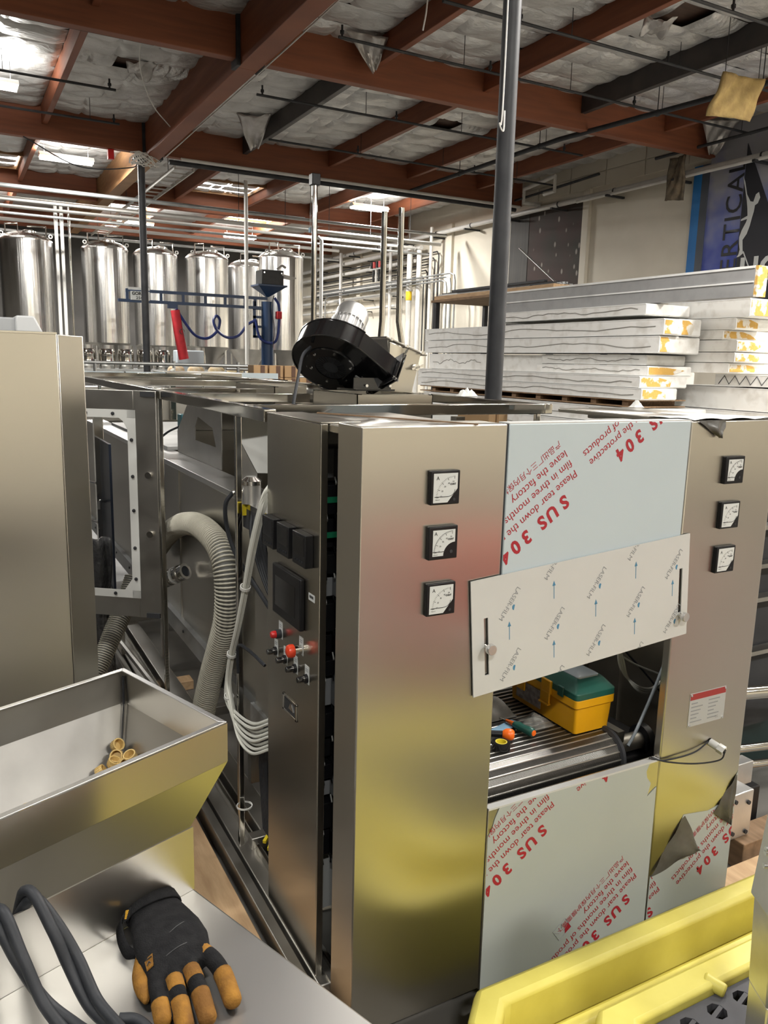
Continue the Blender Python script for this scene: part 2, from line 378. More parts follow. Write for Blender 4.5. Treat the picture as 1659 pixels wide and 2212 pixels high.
# tangle of cord and small box on the far column head
c = MB()
for k in range(7):
    a = k*.9
    c.tube([(3.87+.32*math.cos(a+t*.7)*(1-.06*t), 18.0+.12*math.sin(a+t)-.05, 6.02+.12*math.sin(a*2+t*.8)) for t in range(10)], .012, 5)
tag(c.build('cord_tangle', white_pipe), 'tangled white cord bundled on the far column head', 'cord')
tag(MB().box(3.2,18.2,6.0,3.32,18.32,6.198).build('warning_lamp', red_p, bev=.01), 'small red lamp beside the cord tangle', 'lamp')
tag(MB().tube(spline([(1.6,18.2,6.195),(2.6,18.1,5.75),(3.6,18.1,5.85),(3.80,18.2,6.0)],6),.012,5).build('hanging_wire', dark_m), 'thin dark wire sagging left of the far column', 'wire')
cv = spline([(4.28,7.0,6.18),(4.29,9.5,6.13),(4.28,12.0,6.10),(4.3,15.0,6.12),(4.27,17.8,6.08)],8)
tag(MB().tube(cv,.012,5).build('surface_cable', white_pipe), 'pale cable clipped along the lower edge of the heavy beam', 'cable')
tag(MB().tube(spline([(2.8,12.9,6.70),(3.0,14.0,6.5),(3.4,15.0,6.28),(3.92,15.9,6.2)],6),.010,5).build('surface_cable', white_pipe), 'thin cord sagging from the torn hole to the heavy beam', 'cable')
tag(MB().tube(spline([(5.25,8.9,6.9),(5.27,8.95,6.2),(5.25,9.0,5.9)],4),.010,5).build('electric_cable', white_pipe), 'thin pale cord hanging from the roof near the top edge', 'cord')
tag(MB().tube(spline([(3.94,5.5,6.1),(3.93,5.47,5.0),(3.93,5.47,3.95),(3.90,5.46,3.85),(3.94,5.46,3.80),(3.95,5.47,3.95)],6),.007,5).build('electric_cable', white_pipe), 'thin cord hanging down the left side of the near column', 'cord')
# sprinkler lines
def pipe(pts, r, m, label, cat='pipe', name='pipe', n=10, group=None, sp=0):
    p = spline(pts, sp) if sp else pts
    return tag(MB().tube(p, r, n).build(name, m), label, cat, group)
def sprinkler(y, x0, x1, z, label, drop=()):
    t = thing('sprinkler_pipe', label, 'pipe', ((x0+x1)/2,y,z))
    MB().cyl((x0,y,z),(x1,y,z),.022,n=8).build('run', dark_m, t)
    for x in drop:
        h = MB(); h.cyl((x,y,z),(x,y,z+.16),.016,n=8); h.cyl((x,y,z+.05),(x,y,z+.09),.03,n=8); h.build('sprinkler_head', dark_m, t)
    x = x0
    while x < x1-.5:
        x += 2.07
        if x < x1: MB().cyl((x,y,z),(x,y,6.9),.006,n=5).build('hanger_rod', dark_m, t)
    return t
sprinkler(10.95, 5.05, 13.6, 6.40, 'dark sprinkler pipe hung just this side of the first girder', (5.1,7.6,10.6))
sprinkler(9.3, 5.7, 13.6, 6.42, 'dark sprinkler pipe crossing the front roof bay', (6.9,9.6,12))
sprinkler(13.9, 4.9, 12.1, 6.40, 'dark sprinkler pipe crossing the middle roof bay', (5,7.6,9.9,11.6))
sprinkler(12.6, -1, 2.9, 6.40, 'dark sprinkler pipe just behind the first girder on the left', (.6,2.8))
sprinkler(15.0, -1, 2.8, 6.40, 'dark sprinkler pipe in the left middle bay', (2.7,))
sprinkler(16.9, .6, 3.2, 6.36, 'short sprinkler pipe before the second girder on the left', (3.1,))
sprinkler(7.7, 7.8, 13.6, 6.44, 'dark sprinkler pipe at the upper right of the view', (9,11))
sprinkler(16.3, 6, 13.4, 6.36, 'dark sprinkler pipe in the rear of the middle bay', (8,11))
mn = thing('sprinkler_main', 'thick dark sprinkler main running back under the roof on the right', 'pipe', (10.5,13,6.2))
MB().tube([(11.15,6.2,6.2),(10.95,8.6,6.2),(10.4,12.6,6.2),(10.4,18.4,6.2)],.045,12).build('run', dark_m, mn)
for x, y in ((10.95,8.7),(10.7,10.5),(10.4,13.2),(10.4,16)):
    MB().cyl((x,y,6.2),(x,y,6.9),.008,n=6).build('hanger_rod', dark_m, mn)
    MB().cyl((x,y-.02,6.2),(x,y+.02,6.2),.056,n=12).build('clamp', dark_m, mn)
MB().box(10.86,7.9,6.15,11.05,8.25,6.27).build('pipe_tag', wood, mn)
pipe([(4.4,18.0,6.05),(13.5,18.0,6.05)], .05, dark_m, 'black pipe running along the underside of the second girder')
pipe([(4.6,17.8,6.09),(13.5,17.8,6.09)], .035, white_pipe, 'white pipe running beside the second girder')
# fluorescent fixtures: housing, tubes and their light
def fixture(x, y, z, label, rz=0.0, p=1.0, up=.25, L=1.15):
    t = thing('ceiling_light', label, 'light', (x,y,z), rz, 'twin tube fluorescent fixtures', local=True)
    MB().hexa([(-L/2,-.17,0),(L/2,-.17,0),(L/2,.17,0),(-L/2,.17,0)],[(-L/2,-.07,.09),(L/2,-.07,.09),(L/2,.07,.09),(-L/2,.07,.09)]).build('housing', white_p, t)
    for s in (-1, 1):
        MB().cyl((-L/2+.02,s*.095,-.03),(L/2-.02,s*.095,-.03),.026,n=10).build('tube', lamp_on, t)
    for s in (-1, 1):
        MB().cyl((s*L*.4,0,.09),(s*L*.4,0,min(.6,6.86-z)),.005,n=5).build('hanger_rod', dark_m, t)
    l = bpy.data.lights.new('fluorescent', 'AREA'); l.shape = 'RECTANGLE'; l.size = L; l.size_y = .3; l.energy = LAMP_W*p; l.color = (1,.975,.92)
    lo = bpy.data.objects.new('fluorescent_light', l); COL.objects.link(lo); lo.parent = t; lo.location = (0,0,-.06)
    l2 = bpy.data.lights.new('fluorescent_up', 'AREA'); l2.shape = 'RECTANGLE'; l2.size = L; l2.size_y = .3; l2.energy = LAMP_W*up*p; l2.color = (1,.975,.92)
    lu = bpy.data.objects.new('fluorescent_uplight', l2); COL.objects.link(lu); lu.parent = t; lu.location = (0,0,.10); lu.rotation_euler = (PI,0,0)
    return t
fixture(2.65,20.2,6.3,'twin fluorescent fixture glowing left of the far column',p=2.6)
fixture(10.85,21.3,6.3,'twin fluorescent fixture glowing above the wall piping',p=2.2)
fixture(.75,15.4,6.3,'twin fluorescent fixture cut by the left edge of the picture',p=1.5)
fixture(.6,26.8,6.2,'fluorescent fixture above the leftmost tank',p=2.5,up=.6)
fixture(9.3,28.2,6.2,'fluorescent fixture over the far end of the tank row',p=2.5,up=.6)
fixture(5.6,27.5,6.2,'fluorescent fixture above the middle of the tank row',p=2.5,up=.6)
for k, (x, y) in enumerate(((-1.4,2.6),(3.6,2.4),(-1.4,-3.6),(3.8,-3.8),(8.8,2.6),(8.6,-3.6),(-6,2),(6.5,5.0),(-5.5,10),(12.6,4.5))):  # unseen fixtures added to brighten the machine, wall and panel stack
    fixture(x, y, 6.2, ('unseen fluorescent fixture over the aisle left of the machine','unseen fluorescent fixture above the machine','unseen fluorescent fixture behind the photographer on the left',
            'fluorescent fixture behind the photographer','unseen fluorescent fixture right of the machine','fluorescent fixture behind the photographer on the right',
            'unseen fluorescent fixture near the left wall','unseen fluorescent fixture added this side of the panel stack','unseen fluorescent fixture in the left bay','unseen fluorescent fixture added near the right wall')[k], p=(.55,.65,1.4,1.4,1.0,1.0,.5,1.6,.8,2.6)[k], up=(.4,.5,.3,.3,.6,.3,.3,.7,.5,.5)[k])
# skylights
def skylight(x0, x1, y0, y1, label):
    t = thing('skylight', label, 'skylight', ((x0+x1)/2,(y0+y1)/2,6.70), kind='structure')
    MB().box(x0,y0,6.78,x1,y1,6.80).build('pane', sky_on, t)
    for a, b, c, d in ((x0-.06,y0-.06,x1+.06,y0),(x0-.06,y1,x1+.06,y1+.06),(x0-.06,y0,x0,y1),(x1,y0,x1+.06,y1)):
        MB().box(a,b,6.70,c,d,6.86).build('curb', glulam_l, t)
skylight(6.4,8.1,22.4,24.0,'bright skylight above the tanks')
skylight(.2,1.9,22.4,24.0,'bright skylight above the leftmost tanks')
skylight(8.4,10.2,26.4,28.0,'bright skylight far back near the right wall')
# ================================================================ right wall: mural, banner, pipes
mu = thing('wall_mural', 'dark brown painted wall area with white splotches', 'mural', (13.8,17.0,3.0))
def mural_mat():
    m = mat('brown mural paint', (.040,.015,.011), .75, 0, (.022,.020,.012), 1.1); nt = m.node_tree; b = nt.nodes['Principled BSDF']
    base = b.inputs['Base Color'].links[0].from_socket
    tc = nt.nodes.new('ShaderNodeTexCoord'); mp = nt.nodes.new('ShaderNodeMapping'); mp.inputs['Scale'].default_value = (1,1.5,.8)
    v = nt.nodes.new('ShaderNodeTexVoronoi'); v.inputs['Scale'].default_value = 3.2
    r = nt.nodes.new('ShaderNodeValToRGB'); r.color_ramp.elements[0].position = .13; r.color_ramp.elements[0].color = (1,1,1,1)
    r.color_ramp.elements[1].position = .20; r.color_ramp.elements[1].color = (0,0,0,1)
    mx = nt.nodes.new('ShaderNodeMix'); mx.data_type = 'RGBA'; mx.inputs[7].default_value = (.30,.27,.24,1)
    nt.links.new(tc.outputs['Object'], mp.inputs[0]); nt.links.new(mp.outputs[0], v.inputs['Vector']); nt.links.new(v.outputs['Distance'], r.inputs[0])
    nt.links.new(r.outputs[0], mx.inputs[0]); nt.links.new(base, mx.inputs[6]); nt.links.new(mx.outputs[2], b.inputs['Base Color']); return m
MB().box(13.80,15.70,2.6,13.85,17.75,6.05).build('painted_field', mural_mat(), mu)
MB().box(13.79,17.75,2.6,13.85,18.55,6.05).build('dark_strip', mat('charcoal paint',(.03,.028,.026),.7,0,(.05,.046,.04),2,stretch=(1,6,.3)), mu)
bn = thing('wall_banner', 'blue climbing gym banner with vertical black lettering', 'banner', (13.8,11,3.2))
def grad_mat():
    m = mat('blue to grey banner print', (.07,.10,.36), .6); nt = m.node_tree; b = nt.nodes['Principled BSDF']
    tc = nt.nodes.new('ShaderNodeTexCoord'); sx = nt.nodes.new('ShaderNodeSeparateXYZ'); mr = nt.nodes.new('ShaderNodeMapRange')
    n = nt.nodes.new('ShaderNodeTexNoise'); n.inputs['Scale'].default_value = 2; ad = nt.nodes.new('ShaderNodeMath'); ad.operation = 'MULTIPLY_ADD'; ad.inputs[1].default_value = .9
    r = nt.nodes.new('ShaderNodeValToRGB'); e = r.color_ramp.elements
    e[0].position = .1; e[0].color = (.05,.075,.36,1); e[1].position = .8; e[1].color = (.34,.34,.37,1)
    k = e.new(.4); k.color = (.14,.17,.42,1)
    nt.links.new(tc.outputs['Object'], sx.inputs[0]); nt.links.new(tc.outputs['Object'], n.inputs['Vector'])
    mr.inputs['From Min'].default_value = .3; mr.inputs['From Max'].default_value = 3.6
    nt.links.new(sx.outputs['Z'], mr.inputs['Value']); nt.links.new(n.outputs['Fac'], ad.inputs[0]); nt.links.new(mr.outputs[0], ad.inputs[2])
    sb = nt.nodes.new('ShaderNodeMath'); sb.operation = 'SUBTRACT'; sb.inputs[1].default_value = .45
    nt.links.new(ad.outputs[0], sb.inputs[0]); nt.links.new(sb.outputs[0], r.inputs[0]); nt.links.new(r.outputs[0], b.inputs['Base Color']); return m
MB().box(13.815,8.2,3.2,13.85,12.0,6.78).build('printed_sheet', grad_mat(), bn)
MB().box(13.79,12.17,2.6,13.85,12.38,6.1).build('blue_stripe', mat('bright blue paint',(.01,.14,.42),.6,0,(.015,.18,.5),3,stretch=(1,1,.2)), bn)
MB().box(13.79,12.0,2.6,13.85,12.17,6.1).build('dark_stripe', mat('slate paint',(.07,.08,.10),.6), bn)
bk = MB().prism([(13.812,11.15,3.3),(13.812,11.16,6.31),(13.812,10.6,5.17),(13.812,9.68,3.3)], (-.006,0,0)).build('black_mountain', mat('banner black',(.018,.019,.026),.6), bn)
place_text('vertical_word','VERTICAL',.53,ink_black,bn,(13.805,11.17,3.60),(0,0,1),(0,1,0),bold=.002,spacing=1.06)
place_text('lower_word','HO',.62,label_w,bn,(13.800,11.08,3.74),(0,-1,0),(0,0,1),bold=.02)
# white climber figure stretched up the edge
cl = [(11.19,5.72),(11.13,5.60),(11.06,5.36),(10.97,5.22),(10.90,5.20),(10.86,5.33),(10.80,5.36),(10.76,5.26),(10.80,5.16),(10.86,5.13),(10.87,5.02),(10.90,4.90),
      (10.93,4.76),(10.98,4.62),(11.06,4.52),(11.04,4.36),(11.02,4.26),(11.10,4.21),(11.16,4.20),(11.12,4.25),(11.10,4.34),(11.13,4.46),(11.14,4.58),(11.10,4.70),(11.02,4.84),(11.00,4.90),(11.14,4.88),(11.14,4.91),(11.00,4.96),(11.02,5.10),(11.05,5.24),(11.12,5.48),(11.165,5.62)]
MB().prism([(13.803,y,z) for y, z in cl], (-.004,0,0)).build('climber_figure', label_w, bn)
MB().beam((13.802,11.02,4.30),(13.802,10.86,4.0),.004,.022,(0,1,0)).build('rope_stroke', label_w, bn)
# big white pipe run on trapeze hangers along the wall
wp = thing('wall_pipe', 'fat white insulated pipe running the length of the right wall', 'pipe', (13.5,20,5.9))
MB().cyl((13.55,8.5,5.94),(13.55,31,5.94),.062,n=16).build('run', white_pipe, wp)
MB().cyl((13.42,8.5,5.86),(13.42,15.5,5.86),.035,n=12).build('return_run', white_pipe, wp)
for k in range(11):
    y = 10.6+1.9*k
    MB().box(13.3,y-.03,5.80,13.84,y+.03,5.845).build('bracket', dark_m, wp)
    MB().lathe([(.066,-.02),(.072,-.02),(.072,.02),(.066,.02)],(13.55,y,5.94),(0,1,0),12).build('clamp', dark_m, wp)
# small looped white pipe by the dark mural
pipe([(13.3,16.6,6.2),(13.3,16.2,6.2),(13.3,16.2,6.55),(13.3,17.4,6.45),(13.3,17.4,6.12),(13.82,17.4,6.12)], .05, white_pipe, 'white pipe loop above the brown mural', n=10)
pipe([(13.3,8,6.32),(13.3,13.0,6.32)], .03, dark_m, 'dark pipe under the roof at the right wall')
pipe([(13.6,15.0,6.42),(13.6,18.8,6.30)], .03, dark_m, 'dark rail along the wall head above the mural')
# process piping on the far part of the wall
G = 'process pipes on the right wall'
for k in range(6):
    z = 5.45-.17*k; y1 = 22.2+.22*k
    pipe([(13.72,32,z),(13.72,y1,z),(13.72,y1-.1,z-.1),(13.72,y1-.1,2.4)], .022, dark_m,
         'dark conduit bending down the right wall, %s from the top of the row' % ORD[k], 'conduit', 'conduit', 8)
for k, (z, r) in enumerate(((5.62,.07),(5.25,.06),(4.62,.05),(4.30,.06),(3.9,.05))):
    pipe([(13.5,33,z),(13.5,22.8+.4*k,z)], r, white_pipe, ('topmost','second','third','fourth','lowest')[k]+' of the white process pipes low on the right wall', n=12)
    for j in range(4):
        tag(MB().box(13.44,24.2+2.2*j+.1*k,z-.1,13.85,24.26+2.2*j+.1*k,z-.07).build('pipe_bracket', dark_m), 'dark bracket under the %s white process pipe, %s from the column side' % (('topmost','second','third','fourth','lowest')[k], ORD[j]), 'bracket', 'brackets under white process pipe %d' % (k+1))
for k, (y, r, z0, z1) in enumerate(((23.2,.09,0,5.7),(22.6,.08,0,5.5),(24.5,.05,0,5.8),(21.9,.05,0,6.1),(28.4,.06,0,6.0))):
    pipe([(13.31,y,z0),(13.31,y,z1)], r, white_pipe, 'white vertical riser on the right wall, %s' % ('with a yellow band','fattest of the pair','thin one','nearest the bare wall','far back')[k], n=12)
tag(MB().lathe([(.1,0),(.1,.28)],(13.31,23.2,4.0),(0,0,1),12).build('pipe_band', mat('yellow tape',(.75,.5,.02),.5)), 'yellow marker band on a white riser', 'tape')
def bent(y0, y1, z, k, lab):
    x = 13.12; pipe([(x,y1,0),(x,y1,z-.25),(x,y1-.06,z-.07),(x,y1-.25,z),(x,y0+.25,z),(x,y0+.06,z-.07),(x,y0,z-.25),(x,y0,0)], .028, galv, lab, 'conduit', 'conduit', 8)
for k in range(3): bent(20.2+.22*k, 30.4-.5*k, 4.62-.09*k, k, 'grey conduit arch, %s of three, over the wall piping' % ('outermost','middle','innermost')[k])
vm = thing('valve_manifold', 'white valve manifold with red and black valves high on the right wall', 'valve', (13.3,25.4,5.2))
MB().box(13.25,25.0,5.15,13.43,25.9,5.3).build('header', white_p, vm)
for k in range(4):
    MB().cyl((13.3,25.1+.2*k,4.75),(13.3,25.1+.2*k,5.15),.04,n=10).build('valve_body', black if k % 2 else white_p, vm)
    MB().cyl((13.22,25.1+.2*k,5.2),(13.22,25.1+.2*k,5.4),.05,n=10).build('handle', red_p if k % 2 == 0 else black, vm)
# tall silver and thin poles standing between machine and tanks
pipe([(5.16,12.0,0),(5.16,12.0,4.65)], .045, steel_p, 'tall shiny steel pole left of the black blower', 'pole', 'pole', 14)
tag(MB().box(5.09,11.93,4.651,5.23,12.07,4.82).build('pole_sensor', black, bev=.01), 'small black sensor on the shiny pole head', 'sensor')
pipe([(6.42,19.0,0),(6.42,19.0,6.1)], .045, white_pipe, 'thin white pole in front of the blue crane mast', 'pole', 'pole', 10)
def lift_pipe(x, x2, zt, lab):
    pipe([(x2,8.0,0),(x2,8.0,2.2),(x,8.0,2.45),(x,8.0,zt)], .033, steel_p, lab, 'pipe', 'steel_pipe', 12)
lift_pipe(4.47, 4.52, 3.66, 'right one of the two slim steel pipes rising behind the blower')
lift_pipe(4.26, 4.24, 3.60, 'left one of the two slim steel pipes rising behind the blower')
# ceiling height pipe racks in front of the tanks
for k, (y, z, r, x1) in enumerate(((20.9,5.72,.040,13.2),(21.2,5.50,.055,13.2),(22.0,5.30,.032,13.3),(22.9,5.6,.045,13.3),(25.8,5.7,.05,12),(25.8,5.4,.04,12),(21.6,5.88,.025,9))):
    pipe([(-3,y,z),(x1,y,z)], r, (galv, white_pipe, galv, white_pipe, white_pipe, galv, galv)[k], ('highest front','thick front','slim front','second row','thick rear','slim rear','thin galvanised')[k]+' pipe of the overhead rack above the tanks', n=10)
lad = thing('cable_ladder', 'white cable ladder running back beside the heavy beam', 'cable tray', (4.6,22,6.0))
for s in (0, .42): MB().beam((4.62+s,18.4,6.05),(4.62+s,30,6.05),.03,.08).build('side_rail', white_pipe, lad)
for k in range(5): MB().cyl((4.62,19+2.4*k,6.05),(4.62,19+2.4*k,6.86),.008,n=5).build('hanger_rod', dark_m, lad)
for k in range(24): MB().beam((4.62,18.5+.48*k,6.05),(5.04,18.5+.48*k,6.05),.03,.03).build('rung', white_pipe, lad)
for k in range(5):
    tag(MB().cyl((7.0+1.3*k,21.3,5.5),(7.0+1.3*k,21.3,6.85),.008,n=5).build('hanger_rod', dark_m), 'thin rod hanging the overhead pipes, %s from the left' % ORD[k], 'rod')
jb0 = thing('junction_box', 'small pale blue junction box hung above the crane', 'box', (8.13,19.05,5.1))
MB().box(8.05,19.0,5.1,8.22,19.1,5.22).build('body', mat('pale blue box',(.35,.5,.6),.5), jb0, bev=.01)
for x in (8.08,8.19): MB().cyl((x,19.05,5.22),(x,19.05,6.86),.008,n=5).build('hanger_rod', galv, jb0)
# ================================================================ tanks
def tank(x, y, r, zt, label):
    t = thing('fermenter_tank', label, 'tank', (x,y,0), 0, 'tall steel fermenting tanks', local=True)
    zb = 2.35
    for q in (zb+.85,zt-.8): MB().lathe([(r*1.000,q),(r*1.0015,q),(r*1.0015,q+.012),(r*1.000,q+.012)],n=48).build('weld_band', steel_t, t)
    MB().lathe([(r,zb),(r,zt),(r*1.015,zt),(r*1.015,zt+.04),(r*.98,zt+.07)],n=48).build('shell', steel_t, t)
    MB().lathe([(r*.98,zt+.07),(r*.85,zt+.15),(r*.6,zt+.22),(r*.3,zt+.255),(.0,zt+.265)],n=40).build('dished_top', steel_t, t)
    MB().lathe([(.09,1.35),(.09,1.5),(r*.55,1.9),(r,zb)],n=40).build('cone', steel_d, t)
    for k in range(4):
        a = PI/4+k*PI/2; MB().cyl((r*.86*math.cos(a),r*.86*math.sin(a),0),(r*.86*math.cos(a),r*.86*math.sin(a),zb+.1),.04,n=10).build('leg', steel_t, t)
    MB().lathe([(.16,0),(.18,.0),(.18,.06),(.10,.10),(0,.11)],(r*.1,-r*.35,zt+.19),n=20).build('manway', steel_t, t)
    q = [(-r*.75,-.2,zt+.1),(-r*.75,-.2,zt+.40),(-r*.3,-.2,zt+.43),(-r*.3,-.2,zt+.2)]
    MB().tube(q,.022,8).build('vent_pipe', steel_p, t)
    MB().tube([(r*.05,-.2,zt+.38),(r*.75,-.2,zt+.40),(r*.75,-.2,zt+.05)],.024,8).build('spray_pipe', steel_p, t)
    for s in (-1, 1): MB().lathe([(.03,-.01),(.055,-.01),(.055,.01),(.03,.01)],(s*r*.9,-.25,zt+.16),(0,1,0),12).build('lifting_lug', steel_d, t)
    return t
tank(2.03,24,.66,4.90,'leftmost big steel tank cut by the picture edge')
t2 = tank(4.03,24,.615,4.85,'steel tank between the leftmost one and the dark column')
dup(t2,(5.45,24.2,-.03),.3,'steel tank directly behind the dark column')
dup(t2,(6.93,24.1,-.02),.15,'steel tank behind the red lifter tube')
dup(t2,(8.55,25.2,-.05),.4,'steel tank half hidden left of the crane mast tank')
dup(t2,(8.45,22.0,-.08),.1,'steel tank directly behind the blue crane mast')
for k, x in enumerate((2.72,2.86,3.04)):
    pipe([(x,23.3,0),(x,23.3,5.5),(x,23.3,5.8)], .045 if k < 2 else .03, white_pipe if k < 2 else steel_p, ('left','middle','right')[k]+' riser of the three pipes between the two left tanks', n=10)
pipe([(9.25,21.4,0),(9.25,21.4,2.35),(9.42,21.4,2.4),(9.42,21.4,5.3),(9.3,21.4,5.4)], .05, white_pipe, 'white drop pipe on the right of the mast tank', n=10)
# ================================================================ jib crane
cr = thing('jib_crane', 'blue jib crane with a vacuum lifter and black pump box on its mast', 'crane', (7.3,20,0))
MB().cyl((7.31,20,0),(7.31,20,3.45),.155,n=24).build('mast', blue_c, cr)
a = MB()
for z in (3.53,3.29):
    a.box(3.62 if z < 3.4 else 3.8,19.96,z-.035,7.3,20.04,z+.035)
a.build('boom', blue_c, cr)
for x in (3.83,4.62,5.15,5.7,6.2,6.72,6.98): MB().box(x-.03,19.97,3.29,x+.03,20.03,3.53).build('boom_web', blue_c, cr)
b = MB(); b.box(6.93,19.97,2.55,6.99,20.03,3.45)
for z in (2.57,2.82,3.06,3.27): b.box(6.93,19.97,z-.03,7.2,20.03,z+.03)
b.build('mast_bracket', blue_c, cr)
sg = MB().box(3.9,19.93,3.31,4.34,19.96,3.51).build('rating_plate', label_w, cr)
place_text('maker_lettering','GORBEL',.10,ink_black,sg,(3.925,19.925,3.425),(1,0,0),(0,0,1),bold=.004)
place_text('capacity_lettering','250',.09,ink_black,sg,(4.02,19.925,3.33),(1,0,0),(0,0,1),bold=.002,spacing=1.2)
MB().box(3.85,19.95,3.54,4.35,20.02,3.60).build('tail_bar', galv, cr)
MB().hexa([(7.28,19.97,3.57),(7.34,19.97,3.57),(7.34,20.03,3.57),(7.28,20.03,3.57)],[(6.99,19.72,3.82),(7.72,19.72,3.82),(7.72,20.28,3.82),(6.99,20.28,3.82)]).build('pump_stand', blue_c, cr)
MB().box(6.97,19.7,3.82,7.74,20.3,3.86).build('pump_shelf', blue_c, cr)
pb = MB().box(7.08,19.75,3.86,7.66,20.22,4.22).build('pump_box', black, cr, bev=.015)
for x in (7.14,7.6): MB().cyl((x,19.735,4.15),(x,19.75,4.15),.02,n=8).build('bolt', chrome, pb)
MB().hexa([(7.6,19.7,4.10),(8.0,19.75,4.05),(8.0,20.2,4.05),(7.6,20.2,4.10)],[(7.6,19.7,4.14),(8.0,19.75,4.07),(8.0,20.2,4.07),(7.6,20.2,4.14)]).build('drip_plate', steel_d, cr)
MB().tube(spline([(7.5,19.8,4.25),(7.62,19.78,4.34),(7.72,19.78,4.30)],5),.03,8).build('inlet', steel_d, cr)
MB().box(7.50,19.8,3.03,7.64,19.95,3.22).build('filter', red_c, cr, bev=.02)
MB().tube(spline([(7.45,19.85,3.55),(7.57,19.85,3.35),(7.57,19.85,2.9),(7.5,19.85,2.5),(7.3,19.82,2.42),(7.05,19.85,2.55),(6.95,19.86,2.95)],6),.035,8).build('air_hose', blue_h, cr)
MB().tube(spline([(7.45,19.9,3.6),(7.35,19.8,3.3),(7.42,19.8,2.8),(7.38,19.8,2.3)],5),.012,6).build('power_cord', dark_m, cr)
MB().tube(spline([(4.95,19.9,3.15),(5.15,19.9,2.85),(5.4,19.9,2.55),(5.7,19.9,2.48),(5.95,19.9,2.66),(6.03,19.9,2.92),(5.94,19.88,3.03),(5.86,19.86,2.9),(5.95,19.86,2.68),(6.2,19.86,2.52),(6.5,19.88,2.58),(6.75,19.9,2.86),(6.98,19.9,2.98)],8),.035,8).build('air_hose', blue_h, cr)
MB().tube([(5.94,19.9,3.26),(5.94,19.9,3.03)],.01,6).build('hose_hanger', steel_p, cr)
MB().box(4.78,19.93,3.16,5.0,20.07,3.28).build('trolley', blue_c, cr)
tb = MB().tube([(4.93,19.92,3.12),(5.0,19.92,2.6),(5.12,19.92,1.96)],[.11,.115,.12],14).build('lifter_tube', red_c, cr)
pts = [(5.06+.06*math.cos(t*.6),19.80,2.62+.06*math.sin(t*.6)) for t in range(9)]
MB().tube(pts,.008,5).build('printed_mark', ink_black, tb)
# ================================================================ kegs on a steel platform in front of the tanks
pf = thing('keg_platform', 'steel platform holding kegs in front of the tanks', 'platform', (4.5,20.6,0))
MB().box(1.5,20.9,1.62,7.0,22.4,1.68).build('deck', galv, pf)
for x in (1.6,4.2,6.9):
    for y in (21.0,22.3): MB().box(x-.05,y-.05,0,x+.05,y+.05,1.62).build('leg', galv, pf)
def keg(name, label, x, y, z):
    t = thing('beer_keg', label, 'keg', (x,y,z), 0, 'steel kegs on the platform', local=True)
    MB().lathe([(0,.03),(.16,.03),(.19,.08),(.2,.16),(.205,.17),(.2,.19),(.2,.34),(.205,.36),(.2,.38),(.19,.47),(.15,.51),(0,.52)],n=24).build('body', steel_p, t)
    for z0 in (0,.49): MB().lathe([(.165,z0),(.18,z0),(.18,z0+.09),(.165,z0+.09),(.165,z0)],n=24).build('chime', steel_d, t)
    return t
kg = keg('beer_keg','steel keg at the left end of the keg row',2.6,21.2,1.68)
for k in range(1, 8): dup(kg,(2.6+.46*k,21.2+.03*(k%2),1.68),None,'steel keg, %s from the left in the keg row' % ORD[k])
# clear wrapped crate and pallet collars further right in front of the tanks
tag(MB().box(5.05,20.36,1.55,5.75,20.74,2.18).build('wrapped_crate', clear_p, bev=.03), 'clear plastic wrapped crate below the red lifter tube', 'crate')
tag(MB().box(5.0,20.3,0,5.8,20.8,1.55).build('crate_stand', wood_d, bev=.01), 'timber stand under the plastic wrapped crate', 'stand')
for k in range(6):
    x = 4.1+.42*k
    sk = MB().lathe([(0,0),(.15,.01),(.19,.08),(.17,.17),(.1,.22),(.06,.23),(0,.23)],(x,16.6+.05*(k%2),1.62),n=14)
    tag(sk.build('grain_sack', mat('sack cloth %d' % k,(.55,.36+.02*k,.20),.85,0,(.62,.55,.42),9), sub=1), 'tan sack behind the guard rail, %s from the left' % ORD[k], 'sack', 'sacks behind the guard rail')
tag(MB().box(3.8,16.2,0,6.6,17.0,1.62).build('sack_bench', galv, bev=.01), 'grey bench holding the tan sacks', 'bench')
# guard rail and conveyor side behind the machine
gr = thing('guard_rail', 'grey tubular guard rail in front of the tanks', 'railing', (2.6,9.2,0))
MB().cyl((.6,9.2,1.93),(3.25,9.2,1.915),.02,n=10).build('top_rail', galv, gr)
MB().cyl((.6,9.2,1.80),(4.2,9.2,1.80),.018,n=10).build('lower_rail', galv, gr)
MB().cyl((2.9,9.35,1.88),(4.6,9.35,1.86),.018,n=10).build('rear_rail', galv, gr)
for x in (1.40,2.25,3.0,4.0): MB().cyl((x,9.2,0),(x,9.2,1.96),.018,n=8).build('post', galv, gr)
MB().tube(spline([(2.24,9.17,1.87),(2.20,9.15,1.84),(2.26,9.14,1.82),(2.22,9.14,1.79)],5),.014,6).build('white_tape', cable_w, gr)
